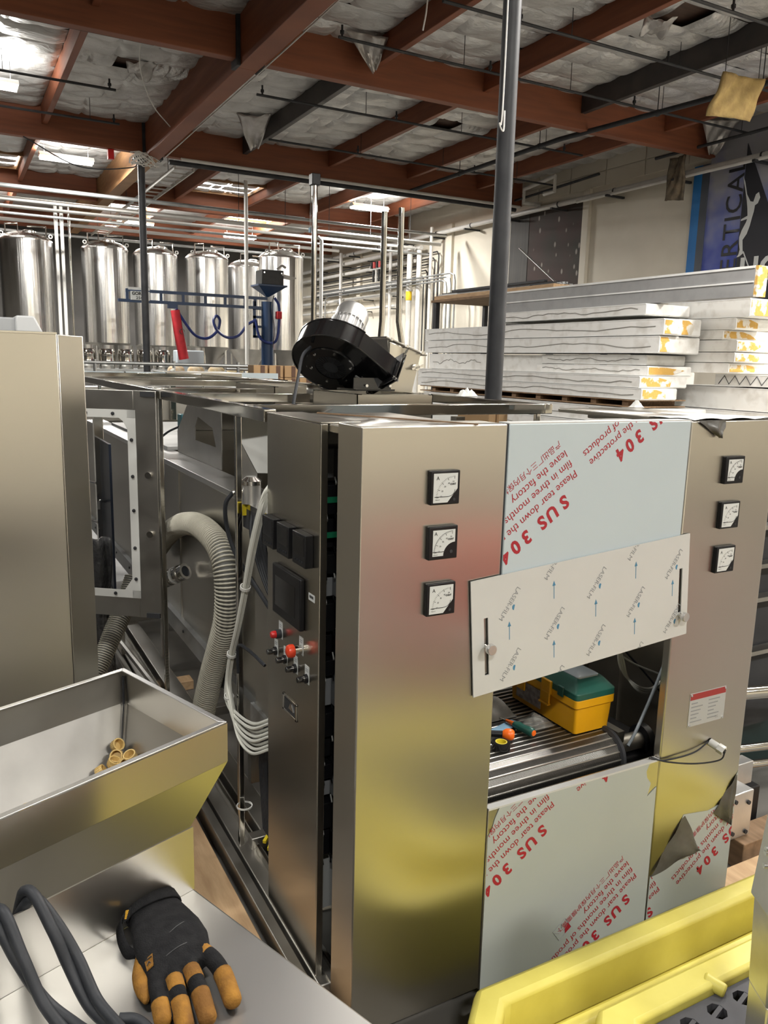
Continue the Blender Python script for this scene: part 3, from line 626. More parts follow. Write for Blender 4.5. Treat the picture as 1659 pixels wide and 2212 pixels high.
# cartons and bottles beyond the far end of the machine
ct = thing('carton', 'printed brown carton, top row left end, beyond the machine', 'carton', (3.17,9.0,1.80), 0, 'brown cartons beyond the machine', local=True)
MB().box(-.085,-.1,0,.085,.1,.135).build('body', board_m, ct, bev=.003)
MB().box(.0,-.103,.004,.05,-.10,.131).build('printed_panel', mat('dark carton print',(.10,.05,.03),.7), ct)
for k, (x, z, l) in enumerate(((3.36,1.80,'top row middle'),(3.55,1.80,'top row right end'),(3.17,1.66,'lower row left end'),(3.36,1.66,'lower row second'),(3.55,1.66,'lower row third'),(3.74,1.66,'lower row right end'))):
    dup(ct,(x,9.0,z),None,'printed brown carton, %s, beyond the machine' % l)
tag(MB().box(2.95,8.8,0,4.6,9.15,1.66).build('carton_stand', board_m), 'carton base under the brown cartons', 'carton')
for k in range(8):
    x = 3.92+.075*k
    bt = thing('water_bottle', 'clear bottle with blue label beyond the blower, %s from the left' % ORD[k], 'bottle', (x,8.95,1.66), 0, 'clear bottles beyond the blower', local=True)
    MB().lathe([(0,0),(.033,0),(.034,.02),(.034,.15),(.015,.19),(.013,.21),(0,.21)],n=12).build('body', clear_p, bt)
    MB().lathe([(.0345,.05),(.0345,.12)],n=12).build('label', mat('blue bottle label',(.03,.32,.45),.5), bt)
    MB().lathe([(.015,.2),(.015,.225),(0,.225)],n=10).build('cap', white_p, bt)
# ================================================================ stacked insulated panels
def slab(x0, x1, y0, y1, z0, z1, label, m=panel_w, foam_end=True, wire=True, seed=0, foam_side=False):
    t = thing('insulated_panel', label, 'panel', ((x0+x1)/2,(y0+y1)/2,z0), 0, 'salvaged insulated panels in the stack')
    rnd = random.Random(seed)
    MB().box(x0,y0,z0+.012,x1,y1,z1-.012).build('foam_core', panel_e if not foam_side else foam, t)
    MB().box(x0-.004,y0+.01,z1-.014,x1,y1,z1).build('top_skin', m, t)
    MB().box(x0-.004,y0+.01,z0,x1,y1,z0+.014).build('bottom_skin', m, t)
    if foam_end:
        w = x1-x0; o = MB()
        o.prism([(x0+.02,y0-.006,z0+.02),(x0+w*(.5+.3*rnd.random()),y0-.006,z0+.02),(x0+w*(.55+.3*rnd.random()),y0-.006,z0+(z1-z0)*.6),(x0+w*.4,y0-.006,z1-.02),(x0+.02,y0-.006,z1-.02)],(0,.01,0))
        o.build('torn_foam_end', foam, t)
    if wire:
        n = 26; zc = (z0+z1)/2; p = []
        for k in range(n+1):
            p.append((x0-.004, y0+.15+(y1-y0-.3)*k/n, zc+(z1-z0)*.16*(rnd.random()-.5)+(z1-z0)*.12*math.sin(k*.5+seed)))
        MB().tube(p,.006,4).build('glue_line', mat('glue line',(.30,.29,.27),.7) if 'glue line' not in bpy.data.materials else bpy.data.materials['glue line'], t)
    return t
g = thing('insulated_panel', 'long grey panel standing on edge on top of the white stack', 'panel', (9.1,9.6,2.93), 0, 'salvaged insulated panels in the stack')
MB().box(9.0,6.97,2.935,9.17,12.6,3.30).build('grey_face', panel_g, g, bev=.004)
MB().box(8.985,6.98,3.105,9.0,12.6,3.125).build('rib', panel_w, g); MB().box(8.985,6.98,3.28,9.19,12.6,3.31).build('top_edge', panel_w, g)
MB().box(9.0,6.93,2.93,9.18,6.97,3.31).build('torn_end', foam, g)
slab(8.8,9.68,8.55,12.3,2.76,2.92,'white panel directly under the grey panel',seed=1,foam_end=False)
slab(8.8,9.15,8.19,14.6,2.475,2.70,'upper left slab of the square white pair',seed=2); slab(9.17,9.60,8.25,14.6,2.475,2.71,'upper right slab of the square white pair',seed=3,wire=False)
slab(8.8,9.18,8.25,14.6,2.225,2.465,'lower left slab of the square white pair',seed=4); slab(9.20,9.66,8.3,14.6,2.225,2.46,'lower right slab of the square white pair',seed=5,wire=False,foam_end=False)
slab(8.8,9.68,12.4,14.4,1.905,2.20,'short yellow edged panel at the far left of the stack',seed=6,foam_side=False)
slab(8.95,9.68,10.95,12.3,1.905,2.19,'translucent looking grey panel in the middle of the stack',m=panel_e,seed=16,wire=False,foam_end=False)
slab(8.9,9.68,8.55,10.9,2.055,2.20,'short white panel below the square pair',seed=7,foam_end=False)
slab(8.8,9.68,8.42,10.9,1.905,2.045,'short panel with yellow foam end under the short white one',seed=8)
slab(8.6,9.54,8.36,14.5,1.735,1.90,'long white panel second from the raised pallet',seed=9)
slab(8.6,9.3,8.31,14.5,1.565,1.73,'long white panel resting on the raised pallet',seed=10)
pl = thing('wooden_pallet', 'raised timber pallet inside the panel stack', 'pallet', (9.1,11.4,1.46))
for k in range(9): MB().box(8.65,8.6+.66*k,1.47,9.6,8.6+.66*k+.12,1.545).build('block', wood_d, pl)
MB().box(8.6,8.4,1.545,9.6,14.4,1.563).build('top_board', wood_d, pl); MB().box(8.6,8.4,1.452,9.6,14.4,1.47).build('bottom_board', wood_d, pl)
for k in range(6):
    slab(8.5+.04*(k%3),9.7,7.9+.2*(k%2),14.2,.24*k+.01,.24*k+.24,'white panel in the lower stack, %s from the floor' % ORD[k],seed=20+k,wire=k>3)
R = ((9.72,10.5,7.55,9.0,2.74,2.99,'foam edged panel at the top of the right hand stack'),(9.72,10.45,7.75,9.6,2.58,2.735,'thin grubby panel second from top of the right hand stack'),
     (9.72,10.75,7.95,9.7,2.44,2.575,'corrugated edged panel third in the right hand stack'),(9.72,10.45,7.7,9.7,2.27,2.43,'torn foam panel fourth in the right hand stack'),
     (9.72,10.5,7.72,9.7,2.12,2.26,'torn foam panel fifth in the right hand stack'),(9.72,10.65,7.8,9.7,1.97,2.11,'lowest torn panel of the right hand stack'))
for k, r in enumerate(R): slab(*r,seed=40+k,m=panel_e if k else panel_w,wire=False)
zz = slab(9.95,11.2,7.0,8.2,1.79,1.955,'white panel with zigzag wire drawn along its side',seed=50,wire=False,foam_end=False)
MB().tube([(9.95+.06*k,6.995,1.815+.12*(k%2)) for k in range(20)],.007,4).build('zigzag_wire', dark_m, zz)
MB().tube([(9.945,7.05+.09*k,1.815+.12*(k%2)) for k in range(13)],.007,4).build('zigzag_wire', dark_m, zz)
slab(9.95,11.3,7.25,9.4,1.45,1.77,'grimy broad panel below the zigzag wired one',seed=51,wire=False)
slab(9.95,11.3,7.25,9.4,1.2,1.44,'broad panel under the grimy one at the right edge',seed=52,wire=False)
slab(9.95,11.3,7.3,9.4,.0,1.19,'thick base panel under the right hand stack',seed=53,wire=False)
slab(9.72,11.3,9.75,12,0,1.96,'thick hidden packing panel behind the right hand stack',seed=54,wire=False)
# pile of steel studs on a pallet beyond the grey panel
rk = thing('storage_rack', 'steel rack holding the pile of studs near the right wall', 'rack', (11,14.5,0))
for x in (10.3,11.7):
    for y in (12.4,16.6): MB().box(x-.05,y-.05,0,x+.05,y+.05,3.42).build('upright', dark_m, rk)
MB().box(10.2,12.3,3.42,11.8,16.7,3.47).build('shelf', wood_d, rk)
tag(MB().box(10.25,12.35,3.47,11.8,16.65,3.56).build('wooden_pallet', wood), 'orange brown pallet under the steel studs', 'pallet')
rnd = random.Random(3)
for k in range(14):
    y0 = 12.3+1.6*rnd.random(); L = 2.2+2*rnd.random(); x = 10.33+.104*k; z = 3.566+.055*(k % 3 == 0)
    st = MB(); a = Vector((x,y0,z)); b = Vector((x+.02*(rnd.random()-.5),min(y0+L,16.9),z+.004))
    st.beam(a,b,.07,.008); st.beam(a+Vector((.035,0,.02)),b+Vector((.035,0,.02)),.006,.045); st.beam(a+Vector((-.035,0,.02)),b+Vector((-.035,0,.02)),.006,.045)
    tag(st.build('steel_stud', galv if k % 3 else dark_m), 'loose steel stud on the pallet, %s counting across the pile' % ORD[k], 'stud', 'steel studs on the rack')
sa = MB(); sa.beam((10.4,12.5,3.62),(10.4,13.65,4.35),.06,.008)
tag(sa.build('slotted_angle', alu), 'slotted metal strip leaning up out of the stud pile', 'strip')
# ================================================================ the machine: front towers and panels
X0, X1, X2, X3 = .88, 1.322, 2.032, 2.45
YM, ZT = 1.745, 1.845
def sus_print(parent, s1, y, clip, m=ink_red, icon=True):
    """Upside-down film lettering; s1 = (x, z) where the first letter stands."""
    a = math.radians(215.5); d = Vector((math.cos(a),0,math.sin(a))); u = Vector((-math.sin(a),0,math.cos(a))); o = Vector((s1[0],y,s1[1]))
    def tx(b, size, x, h, nm, **k): place_text(nm, b, size, m, parent, o+d*x+u*h, d, u, clip=clip, **k)
    for c, x in zip('SUS304', (-.016,.030,.078,.143,.187,.230)): tx(c, .056, x, -.020, 'printed_letter', bold=.0022)
    tx('Please tear down the protective', .0335, -.083, -.060, 'printed_line')
    tx('film in three months of products', .0335, -.083, -.096, 'printed_line')
    tx('leave the factory', .0335, -.083, -.131, 'printed_line')
    tx('产品出厂三个月内保护膜需撕下', .0235, -.078, -.166, 'printed_line', spacing=1.02)
    if icon:
        q = MB(); P = lambda x, h: o+d*x+u*h
        def line(p): q.tube([P(*t) for t in p], .0011, 4)
        line([(.205,-.175),(.265,-.175),(.265,-.125),(.205,-.125),(.205,-.175)])
        line([(.21,-.15),(.235,-.14),(.25,-.15),(.262,-.165)]); line([(.225,-.172),(.235,-.155),(.245,-.160)])
        me = MB().prism([P(.206,-.127),(P(.235,-.127)),P(.222,-.150),P(.206,-.152)],(0,-.0006,0))
        for b in (q, me):
            ok = all(all((v-Vector(p)).dot(Vector(n)) < .002 for p, n in clip) for v in b.v)
            if ok: b.build('printed_pictogram', m if b is me else ink_grey, parent)
def rect_clip(x0, x1, z0, z1): return [((x0,0,0),(-1,0,0)),((x1,0,0),(1,0,0)),((0,0,z0),(0,0,-1)),((0,0,z1),(0,0,1))]
def ammeter(parent, x, z, kind):
    """Square panel meter, lower left corner at x, z on the tower front."""
    w, yf = .090, YM-.016
    h = MB().box(x,yf,z,x+w,YM,z+w).build('ammeter', black, parent, bev=.003)
    y = yf-.0008
    if kind == 'cut': poly = [(x+.008,z+.006),(x+.052,z+.006),(x+w-.008,z+.042),(x+w-.008,z+w-.007),(x+.008,z+w-.007)]
    else: poly = [(x+.012,z+.010)]+[(x+.045+.036*(1-math.cos(t*PI/16)),z+.010+.036*math.sin(t*PI/16)) for t in range(9)]+[(x+w-.009,z+w-.010),(x+.012,z+w-.010)]
    MB().prism([(a,y,b) for a, b in poly],(0,.0007,0)).build('dial_face', label_w, h)
    cx, cz = x+w-.018, z+.020; sc = MB(); rad = .056
    for k in range(21):
        t = PI-(PI/2)*k/20*1.0; r0 = rad-(.008 if k % 5 == 0 else .004)
        sc.beam((cx+rad*math.cos(t),y-.0004,cz+rad*math.sin(t)),(cx+r0*math.cos(t),y-.0004,cz+r0*math.sin(t)),.0003,.0010 if k % 5 == 0 else .0005,(math.sin(t),0,-math.cos(t)))
    if kind != 'cut': sc.tube([(cx+rad*math.cos(PI-PI/2*k/16),y-.0004,cz+rad*math.sin(PI-PI/2*k/16)) for k in range(17)],.0004,4)
    sc.build('scale', ink_black, h)
    MB().beam((x+.012,y-.0006,z+.0215),(x+.052,y-.0006,z+.0215),.0006,.0014).build('needle', ink_black, h)
    place_text('unit_letter','A',.014,ink_black,h,(x+.016,y-.0006,z+.066),(1,0,0),(0,0,1))
    for k, s in enumerate(('10','20','30','40','50')):
        t = PI-PI/2*(k+.25)/4.6; place_text('scale_number',s,.006,ink_black,h,(cx+.042*math.cos(t)-.002,y-.0006,cz+.042*math.sin(t)-.003),(1,0,0),(0,0,1))
    place_text('maker_mark','CHNT',.0065,ink_black,h,(x+.058,y-.0006,z+.052),(1,0,0),(0,0,1),bold=.0003)
    place_text('small_print','42L6-A',.0045,ink_black,h,(x+.014,y-.0006,z+.0125),(1,0,0),(0,0,1))
    if kind == 'cut':
        MB().tube([(x+.052-.000*k+.022*math.sin(k*PI/16),y-.0006,z+.0215+.018*(1-math.cos(k*PI/16))) for k in range(9)],.0007,4).build('pointer_arc', ink_black, h)
        MB().cyl((x+w-.017,yf-.001,z+.013),(x+w-.017,yf,z+.013),.004,n=10).build('zero_screw', dark_m, h)
    else: MB().cyl((x+w-.020,yf-.001,z+.020),(x+w-.020,yf,z+.020),.005,n=10).build('zero_screw', dark_m, h)
# left tower
lt = thing('control_tower', 'stainless control tower with three ammeters, left of the blue film panel', 'cabinet', (1.1,1.9,.10))
MB().box(X0,YM,.10,X1,1.883,ZT).build('front_housing', steel, lt, bev=.004)
MB().box(X0+.20,1.883,.12,X1,1.90,ZT-.02).build('rear_flange', steel_d, lt)
MB().box(.908,2.25,.14,1.30,2.26,1.80).build('mounting_plate', label_w, lt)
MB().box(X0+.026,1.90,1.810,X1,2.42,1.832).build('top_cover', steel, lt, bev=.003)
MB().box(X0+.03,1.90,.10,X1,2.42,.13).build('floor_pan', steel_d, lt)
MB().box(1.30,1.90,.13,X1,2.42,1.815).build('inner_side', steel_d, lt)
for z, k in ((1.639,'cut'),(1.492,'arc'),(1.338,'cut')): ammeter(lt, 1.074, z, k)
rnd = random.Random(11)
z = 1.76
for k in range(15):                       # electrics glimpsed through the open seam
    hgt = rnd.choice((.05,.06,.08,.09)); z -= hgt+.018
    c = MB()
    for j in range(4): c.box(.912+.034*j,2.185-.02*((k+j)%2),z,.943+.034*j,2.25,z+hgt)
    c.build('breaker', black if k % 4 else grey_p, lt, bev=.002)
    if k in (1, 2): MB().box(.912,2.160,z+hgt*.4,1.045,2.163,z+hgt*.6).build('green_label', mat('green label',(.01,.22,.10),.5) if 'green label' not in bpy.data.materials else bpy.data.materials['green label'], lt)
    for j in range(4):
        MB().tube(spline([(.925+.028*j,2.175,z+.004),(.920+.028*j,2.155,z-.010),(.932+.026*j,2.172,z-.022)],4),.0024,5).build('wire', white_p if (k+j) % 3 == 0 else black, lt)
MB().box(.908,2.13,1.762,1.12,2.25,1.80).build('white_shelf', white_p, lt)
# control panel on the left side
cp = thing('operator_console', 'shaded stainless control panel with touchscreen, knobs and red emergency button', 'control panel', (.89,2.2,.10))
MB().box(X0,1.993,.10,X0+.024,2.412,1.833).build('door', steel_c, cp, bev=.003)
MB().box(X0,1.990,1.833,X0+.12,2.414,1.837).build('top_return', steel_i, cp, bev=.001)
def on_panel(y0, y1, z0, z1, t, nm, m, par=None, bev=.002, off=0): return MB().box(X0-off-t,y0,z0,X0-off,y1,z1).build(nm, m, par or cp, bev=bev)
for k, y in enumerate((2.292,2.163,2.034)):
    c = on_panel(y,y+.098,1.418,1.514,.026,'temperature_controller',black)
    on_panel(y+.008,y+.090,1.452,1.506,.0006,'display_window',black_g,c,0,.026)
    for j in range(4): on_panel(y+.016+.018*j,y+.026+.018*j,1.430,1.436,.0015,'key',rubber,c,0,.026)
h = on_panel(2.095,2.325,1.210,1.370,.016,'touchscreen',black,bev=.004)
MB().box(X0-.0168,2.135,1.240,X0-.016,2.297,1.337).build('screen', black_g, h)
st = on_panel(2.022,2.066,1.318,1.339,.0008,'asset_sticker',label_w,bev=0)
for k in range(10): MB().box(X0-.0012,2.03+.003*k,1.326,X0-.0008,2.0312+.003*k+.0006*(k%3),1.334).build('bar', ink_black, st)
def legend(y, z): 
    p = on_panel(y-.0155,y+.0155,z,z+.056,.001,'legend_plate',label_w,bev=0)
    for k in range(2): MB().box(X0-.0014,y-.009,z+.044-.006*k,X0-.001,y+.009,z+.0465-.006*k).build('legend_text', ink_grey, p)
    return p
legend(2.29,1.126)
b = MB().cyl((X0-.001,2.29,1.142),(X0-.018,2.29,1.142),.0145,n=20).build('indicator_ring', dark_m, cp)
MB().lathe([(.012,0),(.012,.010),(.009,.016),(0,.018)],(X0-.018,2.29,1.142),(-1,0,0),20).build('red_lens', red_p, b)
legend(2.12,1.130)
b = MB().cyl((X0-.001,2.12,1.146),(X0-.024,2.12,1.146),.014,n=20).build('stop_stem', steel_p, cp)
MB().lathe([(.013,0),(.020,.004),(.021,.014),(.018,.022),(.010,.026),(0,.026)],(X0-.022,2.12,1.146),(-1,0,0),24).build('stop_button', mat('emergency red',(.75,.06,.02),.3), b)
for y in (2.33,2.247,2.163,2.074):
    legend(y,1.055)
    b = MB().cyl((X0-.001,y,1.071),(X0-.008,y,1.071),.014,n=18).build('knob_base', black, cp)
    k2 = MB().lathe([(.010,0),(.0095,.022),(.0085,.024),(0,.024)],(X0-.008,y,1.071),(-1,0,0),18).build('knob', black_g, b)
hh = thing('recessed_handle', 'chrome recessed pull handle on the control panel', 'handle', (X0,2.207,.898))
hp = MB(); y0, y1, z0, z1 = 2.148,2.266,.898,.956
for a in ((y0,z0,y1,z0+.008),(y0,z1-.008,y1,z1),(y0,z0,y0+.012,z1),(y1-.012,z0,y1,z1)): hp.box(X0-.004,a[0],a[1],X0,a[2],a[3])
hp.build('bezel', steel_p, hh, bev=.0015)
MB().box(X0-.0012,y0+.012,z0+.008,X0-.0004,y1-.012,z1-.008).build('recess', dark_m, hh)
MB().prism([(X0-.004,2.175,.92),(X0-.004,2.215,.92),(X0-.004,2.195,.946)],(.003,0,0)).build('pull_tongue', steel_p, hh)
hh.parent = cp; hh.location = Vector((X0,2.207,.898))-ORG[cp]
for k in ('category','label'): 
    if k in hh: del hh[k]
# upper film panel
up = thing('cover_panel', 'upper cover panel in pale blue film printed SUS 304', 'panel', (1.68,1.76,1.20))
MB().box(X1+.006,YM,1.20,X2-.003,YM+.03,ZT).build('sheet', film_b, up, bev=.003)
MB().box(X1+.006,YM+.002,ZT-.001,X2-.003,YM+.05,ZT+.003).build('top_flange', film_w, up)
for s in ((1.535,1.615),(1.94,1.891)): sus_print(up, s, YM-.0006, rect_clip(X1+.007,X2-.004,1.2,ZT))
MB().box(X1+.001,YM+.004,1.2,X1+.005,YM+.03,ZT).build('seam', rubber, up)
# lower film panel
lo_ = thing('cover_panel', 'lower cover panel in grey-green film printed SUS 304', 'panel', (1.68,1.76,.09))
MB().box(X1+.003,YM+.001,.09,X2-.002,YM+.03,.705).build('sheet', steel, lo_, bev=.002)
MB().box(X1+.003,YM-.002,.701,X2-.002,YM+.022,.707).build('top_flange', film_w, lo_)
fp = [(1.327,.092),(1.327,.615),(1.342,.640),(1.35,.67),(1.366,.702),(1.985,.702),(1.972,.674),(1.978,.65),(1.998,.627),(1.986,.581),(2.026,.607),(2.028,.092)]
fl = MB().prism([(a,YM-.001,b) for a, b in fp],(0,.0015,0)).build('protective_film', film_g, lo_)
for s in ((1.926,.207),(1.534,.576),(1.985,.845)): sus_print(lo_, s, YM-.0018, rect_clip(1.33,2.026,.093,.7), icon=s[1] < .5)
# right tower
rt = thing('side_tower', 'stainless right hand tower with three ammeters and a rating plate', 'cabinet', (2.24,2.0,.09))
MB().box(X2,YM,.09,X3,YM+.032,ZT).build('housing', steel, rt, bev=.005)
MB().box(X3-.012,YM+.032,.09,X3,2.40,ZT).build('side_cover', steel, rt, bev=.003)
MB().box(X2+.02,YM+.032,ZT-.015,X3-.012,2.40,ZT).build('top_cover', steel, rt, bev=.003)
for z, k in ((1.639,'arc'),(1.490,'cut'),(1.340,'cut')): ammeter(rt, 2.190, z, k)
rp = MB().box(2.150,YM-.0012,.796,2.330,YM,.917).build('rating_plate', tag_m, rt)
MB().box(2.152,YM-.0018,.893,2.328,YM-.0012,.915).build('red_header', mat('red header',(.30,.03,.03),.5), rp)
for k in range(6):
    for j in range(2): MB().box(2.160+.085*j,YM-.0017,.882-.0135*k-.004,2.160+.085*j+.03+.035*((k*7+j*3)%4)/4,YM-.0012,.882-.0135*k).build('plate_text', ink_grey, rp)
place_text('ce_mark','CE',.013,ink_grey,rp,(2.285,YM-.0017,.806),(1,0,0),(0,0,1))
for a in (2.156,2.324):
    for z in (.802,.911): MB().cyl((a,YM-.004,z),(a,YM-.001,z),.004,n=10).build('rivet', chrome, rp)
gl = MB().cyl((2.275,YM,.716),(2.282,YM-.03,.708),.014,n=14).build('cable_gland', white_p, rt)
MB().cyl((2.282,YM-.03,.708),(2.287,YM-.052,.702),.017,n=6).build('gland_nut', white_p, gl)
MB().cyl((2.287,YM-.0525,.702),(2.2872,YM-.054,.7017),.009,n=10).build('bore', ink_black, gl)
MB().tube(spline([(2.288,YM-.055,.701),(2.27,YM-.05,.672),(2.17,YM-.03,.672),(2.05,YM-.012,.698),(2.0,YM+.01,.715)],8),.0028,6).build('gland_wire', rubber, gl)
MB().tube(spline([(2.265,YM-.003,.722),(2.18,YM-.012,.702),(2.05,YM-.008,.702),(1.99,YM+.008,.716)],8),.0028,6).build('gland_wire', rubber, gl)
f2 = [(2.036,.092),(2.036,.262),(2.07,.275),(2.12,.318),(2.176,.462),(2.205,.458),(2.25,.452),(2.303,.444),(2.374,.456),(2.415,.51),(2.446,.568),(2.446,.092)]
MB().prism([(a,YM-.0012,b) for a, b in f2],(0,.001,0)).build('protective_film', film_g, rt)
for s in ((2.492,.355),(2.047,.117)): sus_print(rt, s, YM-.002, rect_clip(2.04,2.444,.093,.44), icon=True)
def curl(a, b, c, n=10, lift=.035, nm='peeled_film'):
    a, b, c = Vector(a), Vector(b), Vector(c)
    def fn(u, v):
        p = a*(1-u)+b*u; q = p*(1-v)+c*v
        return q+Vector((0,-lift*math.sin(v*PI*.6)*(.4+.6*math.sin(u*PI))-.004*math.sin(11*u+7*v)-.003,0))
    MB().grid(fn, n, n).build(nm, mat('film underside',(.06,.056,.048),.35,0,(.10,.095,.085),12) if 'film underside' not in bpy.data.materials else bpy.data.materials['film underside'], rt)
curl((2.034,YM,.262),(2.180,YM,.466),(2.246,YM,.322))
curl((2.33,YM,.43),(2.446,YM,.568),(2.410,YM,.37), lift=.02)
curl((2.05,YM,1.846),(2.19,YM,1.846),(2.15,YM,1.79), lift=.02)
# torn white film on the top of the right tower
MB().grid(lambda u, v: (2.04+.41*u, 1.742+.2*v, 1.8465+.006*abs(math.sin(9*u+6*v))*(1-v)), 16, 6).build('torn_top_film', film_w, rt)
# sliding gate in white film
gt = thing('sliding_gate', 'white film covered gate plate hanging crooked across the opening', 'panel', (1.654,1.737,1.08))
ga = math.radians(4.6); gc = Vector((1.654,1.741,1.281)); gx = Vector((math.cos(ga),0,math.sin(ga))); gz = Vector((-math.sin(ga),0,math.cos(ga)))
def gp(x, z, y=0): return gc+gx*x+gz*z+Vector((0,y,0))
# plate is pieced round its two slots so they are open
W2, H2 = .424, .171
def piece(mb, x0, x1, z0, z1): mb.hexa([gp(x0,z0,-.004),gp(x1,z0,-.004),gp(x1,z0),gp(x0,z0)],[gp(x0,z1,-.004),gp(x1,z1,-.004),gp(x1,z1),gp(x0,z1)])
def slotted(mb):
    xs = [-W2,-.383,-.369,.381,.395,W2]
    piece(mb,xs[0],xs[1],-H2,H2); piece(mb,xs[2],xs[3],-H2,H2); piece(mb,xs[4],xs[5],-H2,H2)
    piece(mb,xs[1],xs[2],-H2,-.115); piece(mb,xs[1],xs[2],.056,H2); piece(mb,xs[3],xs[4],-H2,-.090); piece(mb,xs[3],xs[4],.060,H2)
pm = MB(); slotted(pm); pm.build('plate', film_w, gt)
for x, z in ((-.376,-.030),(.388,-.098)):
    s_ = MB().cyl(gp(x,z),gp(x,z,-.020),.008,n=14).build('thumb_screw', steel_p, gt)
    MB().lathe([(.015,0),(.0155,.002),(.0155,.012),(.014,.014),(0,.014)],gp(x,z,-.020),(0,-1,0),22).build('knurled_head', alu, s_)
gclip = [(gp(-W2,0),-gx),(gp(W2,0),gx),(gp(0,-H2),-gz),(gp(0,H2),gz)]
ta = math.radians(236); td = Vector((math.cos(ta),0,math.sin(ta))); tu = Vector((-math.sin(ta),0,math.cos(ta)))
def laser(x, z):
    o = gp(x,z,-.0046)-td*.052; cl_ = gclip
    place_text('film_lettering','LASER',.022,ink_grey,gt,o,td,tu,clip=cl_); place_text('film_lettering','-FILM',.022,ink_grey,gt,o+td*.058,td,tu,clip=cl_)
    e = gp(x,z,-.0046)+tu*.027+td*.004
    if abs(z) < H2-.012: MB().prism([e+gx*(.006*math.cos(t))+gz*(.0085*math.sin(t)) for t in [k*PI/5+.9 for k in range(7)]],(0,.0005,0)).build('film_emblem', ink_blue, gt)
def arrow(x, z):
    a, b = max(z-.026,-H2+.002), min(z+.016,H2-.002)
    if b <= a: return
    q = MB(); q.prism([gp(x-.0011,a,-.0046),gp(x+.0011,a,-.0046),gp(x+.0011,b,-.0046),gp(x-.0011,b,-.0046)],(0,.0005,0))
    if z+.026 < H2: q.prism([gp(x-.006,b-.002,-.0046),gp(x+.006,b-.002,-.0046),gp(x,b+.013,-.0046)],(0,.0005,0))
    q.build('film_arrow', ink_blue, gt)
for k in range(5):
    x = -.298+.162*k; z0 = .088 if k % 2 == 0 else -.006
    for j in (-2, -1, 0, 1):
        zt = z0+.184*j
        if abs(zt) < H2+.05: laser(x, zt)
        if abs(zt-.092) < H2: arrow(x+.002, zt-.088)
# ================================================================ conveyor in the opening
cv = thing('mesh_conveyor', 'steel mesh conveyor belt curving down at the front of the opening', 'conveyor', (1.66,2.3,0))
yr, zr, rr = 1.93, .655, .083
def belt(s):   # arc length along the belt, 0 at the back of the top run
    L = 3.05-yr
    if s < L: return (3.05-s, zr+rr)
    a = (s-L)/rr
    return (yr-rr*math.sin(a), zr+rr*math.cos(a))
bx0, bx1 = 1.34, 1.965
b = MB(); n = 90; tot = 3.05-yr+rr*2.6
pr = [belt(tot*k/n) for k in range(n+1)]
for i in range(n):
    (ya, za), (yb, zb) = pr[i], pr[i+1]
    b.add([(bx0,ya,za-.004),(bx1,ya,za-.004),(bx1,yb,zb-.004),(bx0,yb,zb-.004)],[(0,1,2,3)])
b.build('belt_backing', mat('dark belt mesh',(.10,.095,.088),.4,.8,(.16,.155,.145),300), cv)
pitch = .026; k = 0; s = .35
while s < tot and k < 90:
    y, z = belt(s); MB().cyl((bx0,y,z),(bx1,y,z),.0035,n=8).build('cross_rod', steel_d, cv); s += pitch; k += 1
sp = MB(); s = .9                       # spiral wires joining the rods
while s < tot-.01:
    for j in range(150):
        x = bx0+.004+j*(bx1-bx0-.008)/150
        y0, z0 = belt(s); y1, z1 = belt(s+pitch*.9)
        nz = Vector((0, y1-y0, z1-z0)).cross(Vector((1,0,0))).normalized()*-.002
        sp.beam(Vector((x,y0,z0))-nz,Vector((x+.0025,y1,z1))-nz,.0014,.0014,(1,0,0))
    s += pitch
tag(sp.build('spiral_mesh', steel_b, cv), kind='stuff')
ch = [(bx1+.004,)+belt(tot*k/n) for k in range(30,n+1)]
MB().tube([(x,y,z+.003) for x, y, z in ch],.012,6).build('edge_chain', dark_m, cv)
MB().tube([(bx0-.004,y,z+.003) for x, y, z in ch],.012,6).build('edge_chain', dark_m, cv)
MB().cyl((1.33,yr,zr),(2.03,yr,zr),.03,n=18).build('drive_roller', steel_d, cv)
MB().cyl((1.98,yr+.04,zr+.015),(2.028,yr+.04,zr+.015),.055,n=20).build('bearing', black, cv)
MB().box(1.975,1.86,.50,1.99,1.99,.62).build('bearing_block', black, cv)
for x in (1.335,1.978): MB().box(x,1.98,.45,x+.012,3.0,.70).build('side_plate', steel_d, cv)
for x in (1.36,1.95):
    for y in (2.05,2.9): MB().box(x-.02,y-.02,0,x+.02,y+.02,.47).build('leg', steel_d, cv)
MB().box(1.34,1.785,.50,1.99,1.80,.650).build('front_apron', black, cv)
MB().box(1.99,1.90,.70,2.02,2.9,.742).build('table_edge', steel_d, cv)
# interior sheet behind the opening
iw = thing('inner_housing', 'stainless inner walls behind the conveyor opening', 'housing', (1.7,2.45,.1))
MB().box(X1,2.40,.1,1.335,2.68,1.15).build('left_wall', steel_d, iw)
MB().box(1.9,2.62,.75,2.03,2.63,1.5).build('back_plate', steel_d, iw)
MB().box(2.24,2.34,.30,2.43,2.36,.89).build('grey_plate', steel_d, iw, bev=.003); MB().box(2.215,2.33,.30,2.24,2.36,.9).build('plate_edge', steel_p, iw)
MB().box(2.03,2.66,.1,2.22,2.67,1.3).build('right_wall', steel_d, iw)
MB().box(2.05,1.95,.56,2.3,2.3,.60).build('bearing_table', black, iw, bev=.01)
MB().cyl((2.03,1.98,.640),(2.22,1.98,.640),.032,n=18).build('tension_roller', steel_d, iw)
MB().lathe([(.034,0),(.055,.005),(.058,.03),(.034,.035)],(2.18,1.98,.64),(1,0,0),20).build('roller_collar', black, iw)
MB().box(1.72,2.60,.75,1.76,2.64,1.8).build('post', steel_p, iw)
